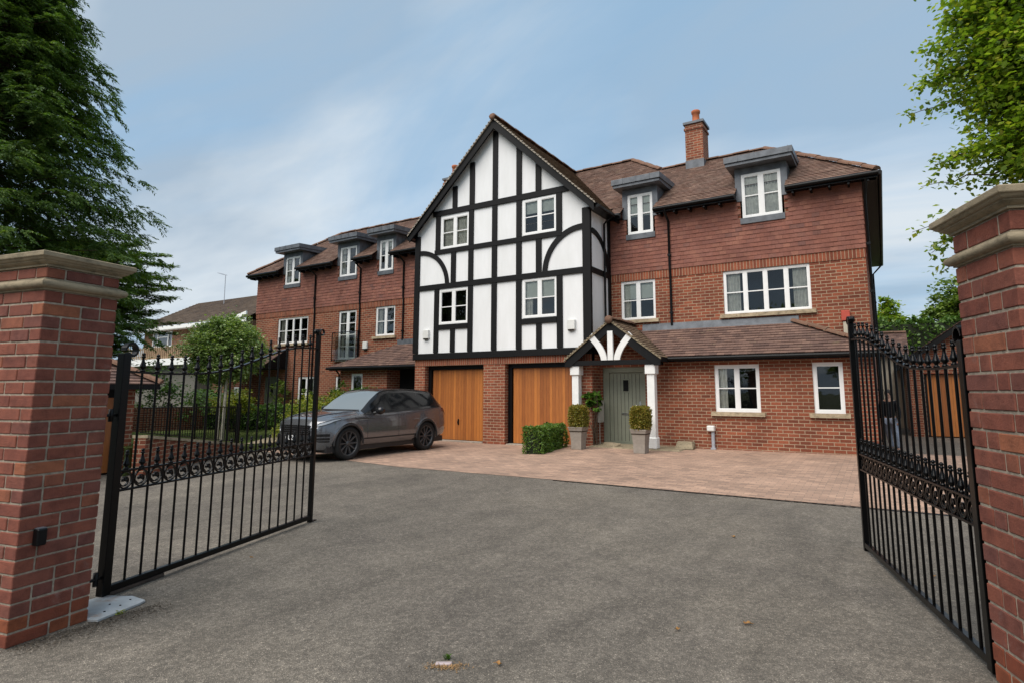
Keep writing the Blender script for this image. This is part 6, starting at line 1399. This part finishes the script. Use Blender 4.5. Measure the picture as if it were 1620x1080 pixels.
# stub with moss and a weed
SO = (-2.33, 2.86, 0); T = thing('marker_stub', 'short pale broken stub set in the asphalt with orange debris round it', 'stub', SO, R(31)); m_ = MB(); m_.cbox(-.048, .048, -.016, .016, -.01, .015, .004); m_.build('stub', plain('pale_plastic_stub', (.40, .33, .33), .6, var=.2), T)
n = 300; P = RNG.normal(size=(n, 3)) * np.array([.055, .020, 0]) + np.array([.02, -.025, .004]); P[:, 2] = .003 + .006 * RNG.random(n); fast_mesh('debris', leaves(P, rnd(n) * np.array([1, 1, .25]), np.tile([0, 0, 1.], (n, 1)), .012 + .01 * RNG.random(n), .005 + .004 * RNG.random(n)), 4, plain('orange_moss', (.25, .15, .065), .9, var=.5, vs=40), T)
T = thing('weed', 'tiny green weed growing beside the pale stub in the asphalt', 'weed', (-2.36, 2.93, 0)); n = 34; P = np.zeros((n, 3)) + np.array([0, 0, .002]); fast_mesh('leaves', leaves(P + RNG.normal(size=(n, 3)) * .006, rnd(n) * np.array([1, 1, .3]) + np.array([0, 0, .7]), rnd(n), .022 + .018 * RNG.random(n), .010), 4, M['laurel_leaf'], T)
T = thing('weed', 'tiny yellow-green weed at the edge of the steel ground plate', 'weed', (-4.83, 2.26, 0)); n = 26; fast_mesh('leaves', leaves(RNG.normal(size=(n, 3)) * .008 + np.array([0, 0, .004]), rnd(n) * np.array([1, 1, .3]) + np.array([0, 0, .6]), rnd(n), .020 + .015 * RNG.random(n), .008), 4, M['gold_leaf'], T)
# loose grit and plant debris along the pier and gate (uncountable)
n = 2600; s0 = RNG.random(n); base = np.array([-4.80, 1.62, 0]) + s0[:, None] * np.array([-.03, .86, 0]) + np.abs(RNG.normal(size=(n, 1))) * np.array([.10, .02, 0]) + RNG.normal(size=(n, 3)) * np.array([.015, .05, 0]); base[:, 2] = .003
fast_mesh('grit', leaves(base, rnd(n) * np.array([1, 1, .3]), np.tile([0, 0, 1.], (n, 1)) + rnd(n) * .4, .006 + .010 * RNG.random(n) ** 2, .005 + .006 * RNG.random(n)), 4, plain('dark_grit', (.07, .055, .04), .95, var=.7, vs=60), kind='stuff')
n = 1500; x = RNG.uniform(-6, .3, n); y = RNG.uniform(1.8, 9.3, n); z = np.full(n, .003); P = np.stack([x, y, z], 1)
fast_mesh('loose_chippings', leaves(P, rnd(n) * np.array([1, 1, .2]), np.tile([0, 0, 1.], (n, 1)) + rnd(n) * .3, .006 + .008 * RNG.random(n) ** 3, .005 + .006 * RNG.random(n) ** 2), 4, plain('pale_chipping', (.28, .25, .20), .9, var=.5, vs=20), kind='stuff')

# grass blades on the lawn edge
n = 22000; t_ = RNG.random(n); jj = [lerpP(LB, q) for q in t_]; X = np.array([q[0] for q in jj]) - RNG.random(n) ** 1.3 * 6; Y = np.array([q[1] for q in jj]); Z = np.array([lawn_z(a, b) for a, b in zip(X, Y)])
fast_mesh('grass_tufts', leaves(np.stack([X, Y, Z], 1), rnd(n) * .5 + np.array([0, 0, 1.]), rnd(n), .03 + .03 * RNG.random(n), .010), 4, leafm('grass_blade', [(0, (.05, .085, .018)), (1, (.11, .14, .035))], .2), kind='stuff')

# ================================================================ PERSON behind the right gate
PT = thing('person', 'person in dark jacket and pale blue jeans walking beside the house', 'person', (.06, 18.2, .0))
def skinned(name, V, E, Rr, mat, parent, sub=2):
    me = bpy.data.meshes.new(name); me.from_pydata(V, E, []); o = bpy.data.objects.new(name, me); COL.objects.link(o); o.parent = parent
    sk = o.modifiers.new('skin', 'SKIN'); 
    for i, r_ in enumerate(Rr): me.skin_vertices[0].data[i].radius = r_ if isinstance(r_, tuple) else (r_, r_)
    me.skin_vertices[0].data[0].use_root = True; ss = o.modifiers.new('sub', 'SUBSURF'); ss.levels = sub; ss.render_levels = sub; me.materials.append(mat)
    for i in range(len(me.polygons)): pass
    return o
def _skin(me):
    pass
SKN = plain('skin', (.42, .24, .17), .6, var=.05); JK = plain('dark_jacket_cloth', (.010, .011, .015), .85, .2, var=.3); JN = plain('pale_jeans', (.30, .34, .42), .85, .2, var=.12, vs=20); SH = plain('brown_shoe', (.16, .07, .04), .6); HR = plain('dark_hair', (.02, .014, .010), .7)
import bmesh
def skin_obj(name, V, E, Rr, mat, parent):
    me = bpy.data.meshes.new(name); bm = bmesh.new(); lay = bm.verts.layers.skin.verify(); vs = [bm.verts.new(v) for v in V]
    for a, b in E: bm.edges.new((vs[a], vs[b]))
    for v, r_ in zip(vs, Rr): v[lay].radius = r_ if isinstance(r_, tuple) else (r_, r_)
    vs[0][lay].use_root = True; bm.to_mesh(me); bm.free(); me.materials.append(mat)
    o = bpy.data.objects.new(name, me); COL.objects.link(o); o.parent = parent; o.modifiers.new('skin', 'SKIN').use_smooth_shade = True; s_ = o.modifiers.new('sub', 'SUBSURF'); s_.levels = s_.render_levels = 2; return o
s = .95
V = [(0, 0, .92), (0, 0, 1.08), (0, 0, 1.26), (0, 0, 1.38), (0, -.01, 1.46), (0, -.02, 1.52), (0, -.02, 1.60), (0, -.01, 1.665),
     (.10, 0, .86), (.13, -.06, .50), (.15, .02, .10), (.16, -.10, .05), (-.09, 0, .86), (-.06, .06, .50), (-.02, .10, .10), (-.02, -.02, .05),
     (.17, 0, 1.36), (.22, .01, 1.12), (.23, -.08, .90), (.23, -.10, .82), (-.17, 0, 1.36), (-.21, .02, 1.12), (-.21, -.02, .90), (-.21, -.03, .82)]
E_ = [(0, 1), (1, 2), (2, 3), (3, 4), (4, 5), (5, 6), (6, 7), (0, 8), (8, 9), (9, 10), (10, 11), (0, 12), (12, 13), (13, 14), (14, 15), (3, 16), (16, 17), (17, 18), (18, 19), (3, 20), (20, 21), (21, 22), (22, 23)]
Rr = [(.15, .10), (.13, .09), (.155, .10), (.13, .085), .05, (.068, .075), (.075, .09), (.055, .065), .085, .06, .04, .035, .085, .06, .04, .035, .055, .045, .035, .03, .055, .045, .035, .03]
V = [(x * s, y * s, z * s) for x, y, z in V]; Rr = [(r_[0] * s, r_[1] * s) if isinstance(r_, tuple) else r_ * s for r_ in Rr]
skin_obj('body', V, E_, Rr, SKN, PT)
JV = [0, 1, 2, 3, 16, 17, 18, 20, 21, 22]; mp_ = {v: i for i, v in enumerate(JV)}
skin_obj('jacket', [V[i] if i else (0, 0, .88 * s) for i in JV], [(mp_[a], mp_[b]) for a, b in E_ if a in mp_ and b in mp_], [((Rr[i] if isinstance(Rr[i], tuple) else (Rr[i],) * 2)[0] + .025, (Rr[i] if isinstance(Rr[i], tuple) else (Rr[i],) * 2)[1] + .025) for i in JV], JK, PT)
JV = [0, 8, 9, 10, 12, 13, 14]; mp_ = {v: i for i, v in enumerate(JV)}
skin_obj('jeans', [V[i] for i in JV], [(mp_[a], mp_[b]) for a, b in E_ if a in mp_ and b in mp_], [((Rr[i] if isinstance(Rr[i], tuple) else (Rr[i],) * 2)[0] + .018, (Rr[i] if isinstance(Rr[i], tuple) else (Rr[i],) * 2)[1] + .018) for i in JV], JN, PT)
for (x, y) in ((.155, .03), (-.02, .11)):
    q = MB(); q.lathe([(0, 0), (.05, .0), (.052, .03), (.045, .07), (.03, .10), (0, .11)], (x * s, (y - .03) * s, 0), 12); q.cbox((x - .045) * s, (x + .045) * s, (y - .20) * s, y * s, .0, .06, .02); q.build('shoe', SH, PT)
q = MB(); q.lathe([(0, -.10), (.07, -.08), (.098, -.02), (.10, .04), (.075, .09), (.0, .115)], (0, .012, 1.60 * s), 14, sx=.9); q.build('hair', HR, PT)
q = MB(); 
for sx in (-.03, .03): q.lathe([(0, -.008), (.008, -.004), (.008, .004), (0, .008)], (sx, -.108, 1.56 * s), 8)
q.build('eyes', M['dark'], PT)
q = MB(); q.lathe([(0, -.02), (.012, -.012), (.008, .01), (0, .02)], (0, -.115, 1.52 * s), 8); q.build('nose', SKN, PT); q = MB(); q.box(-.02, .02, -.104, -.098, 1.475 * s, 1.483 * s); q.build('mouth', plain('lips', (.3, .1, .09), .6), PT)
for dx in (-1, 1):
    for i in range(4):
        x = dx * .21 * s + (i - 1.5) * .014; y = (-.10 if dx > 0 else -.03) * s; q = MB(); q.tube([(x, y, .80 * s), (x, y - .01, .765 * s), (x, y - .0, .735 * s + .004 * abs(i - 1))], [.008, .007, .005], 6); q.build('finger', SKN, PT)
PT.rotation_euler = (0, 0, R(-12))
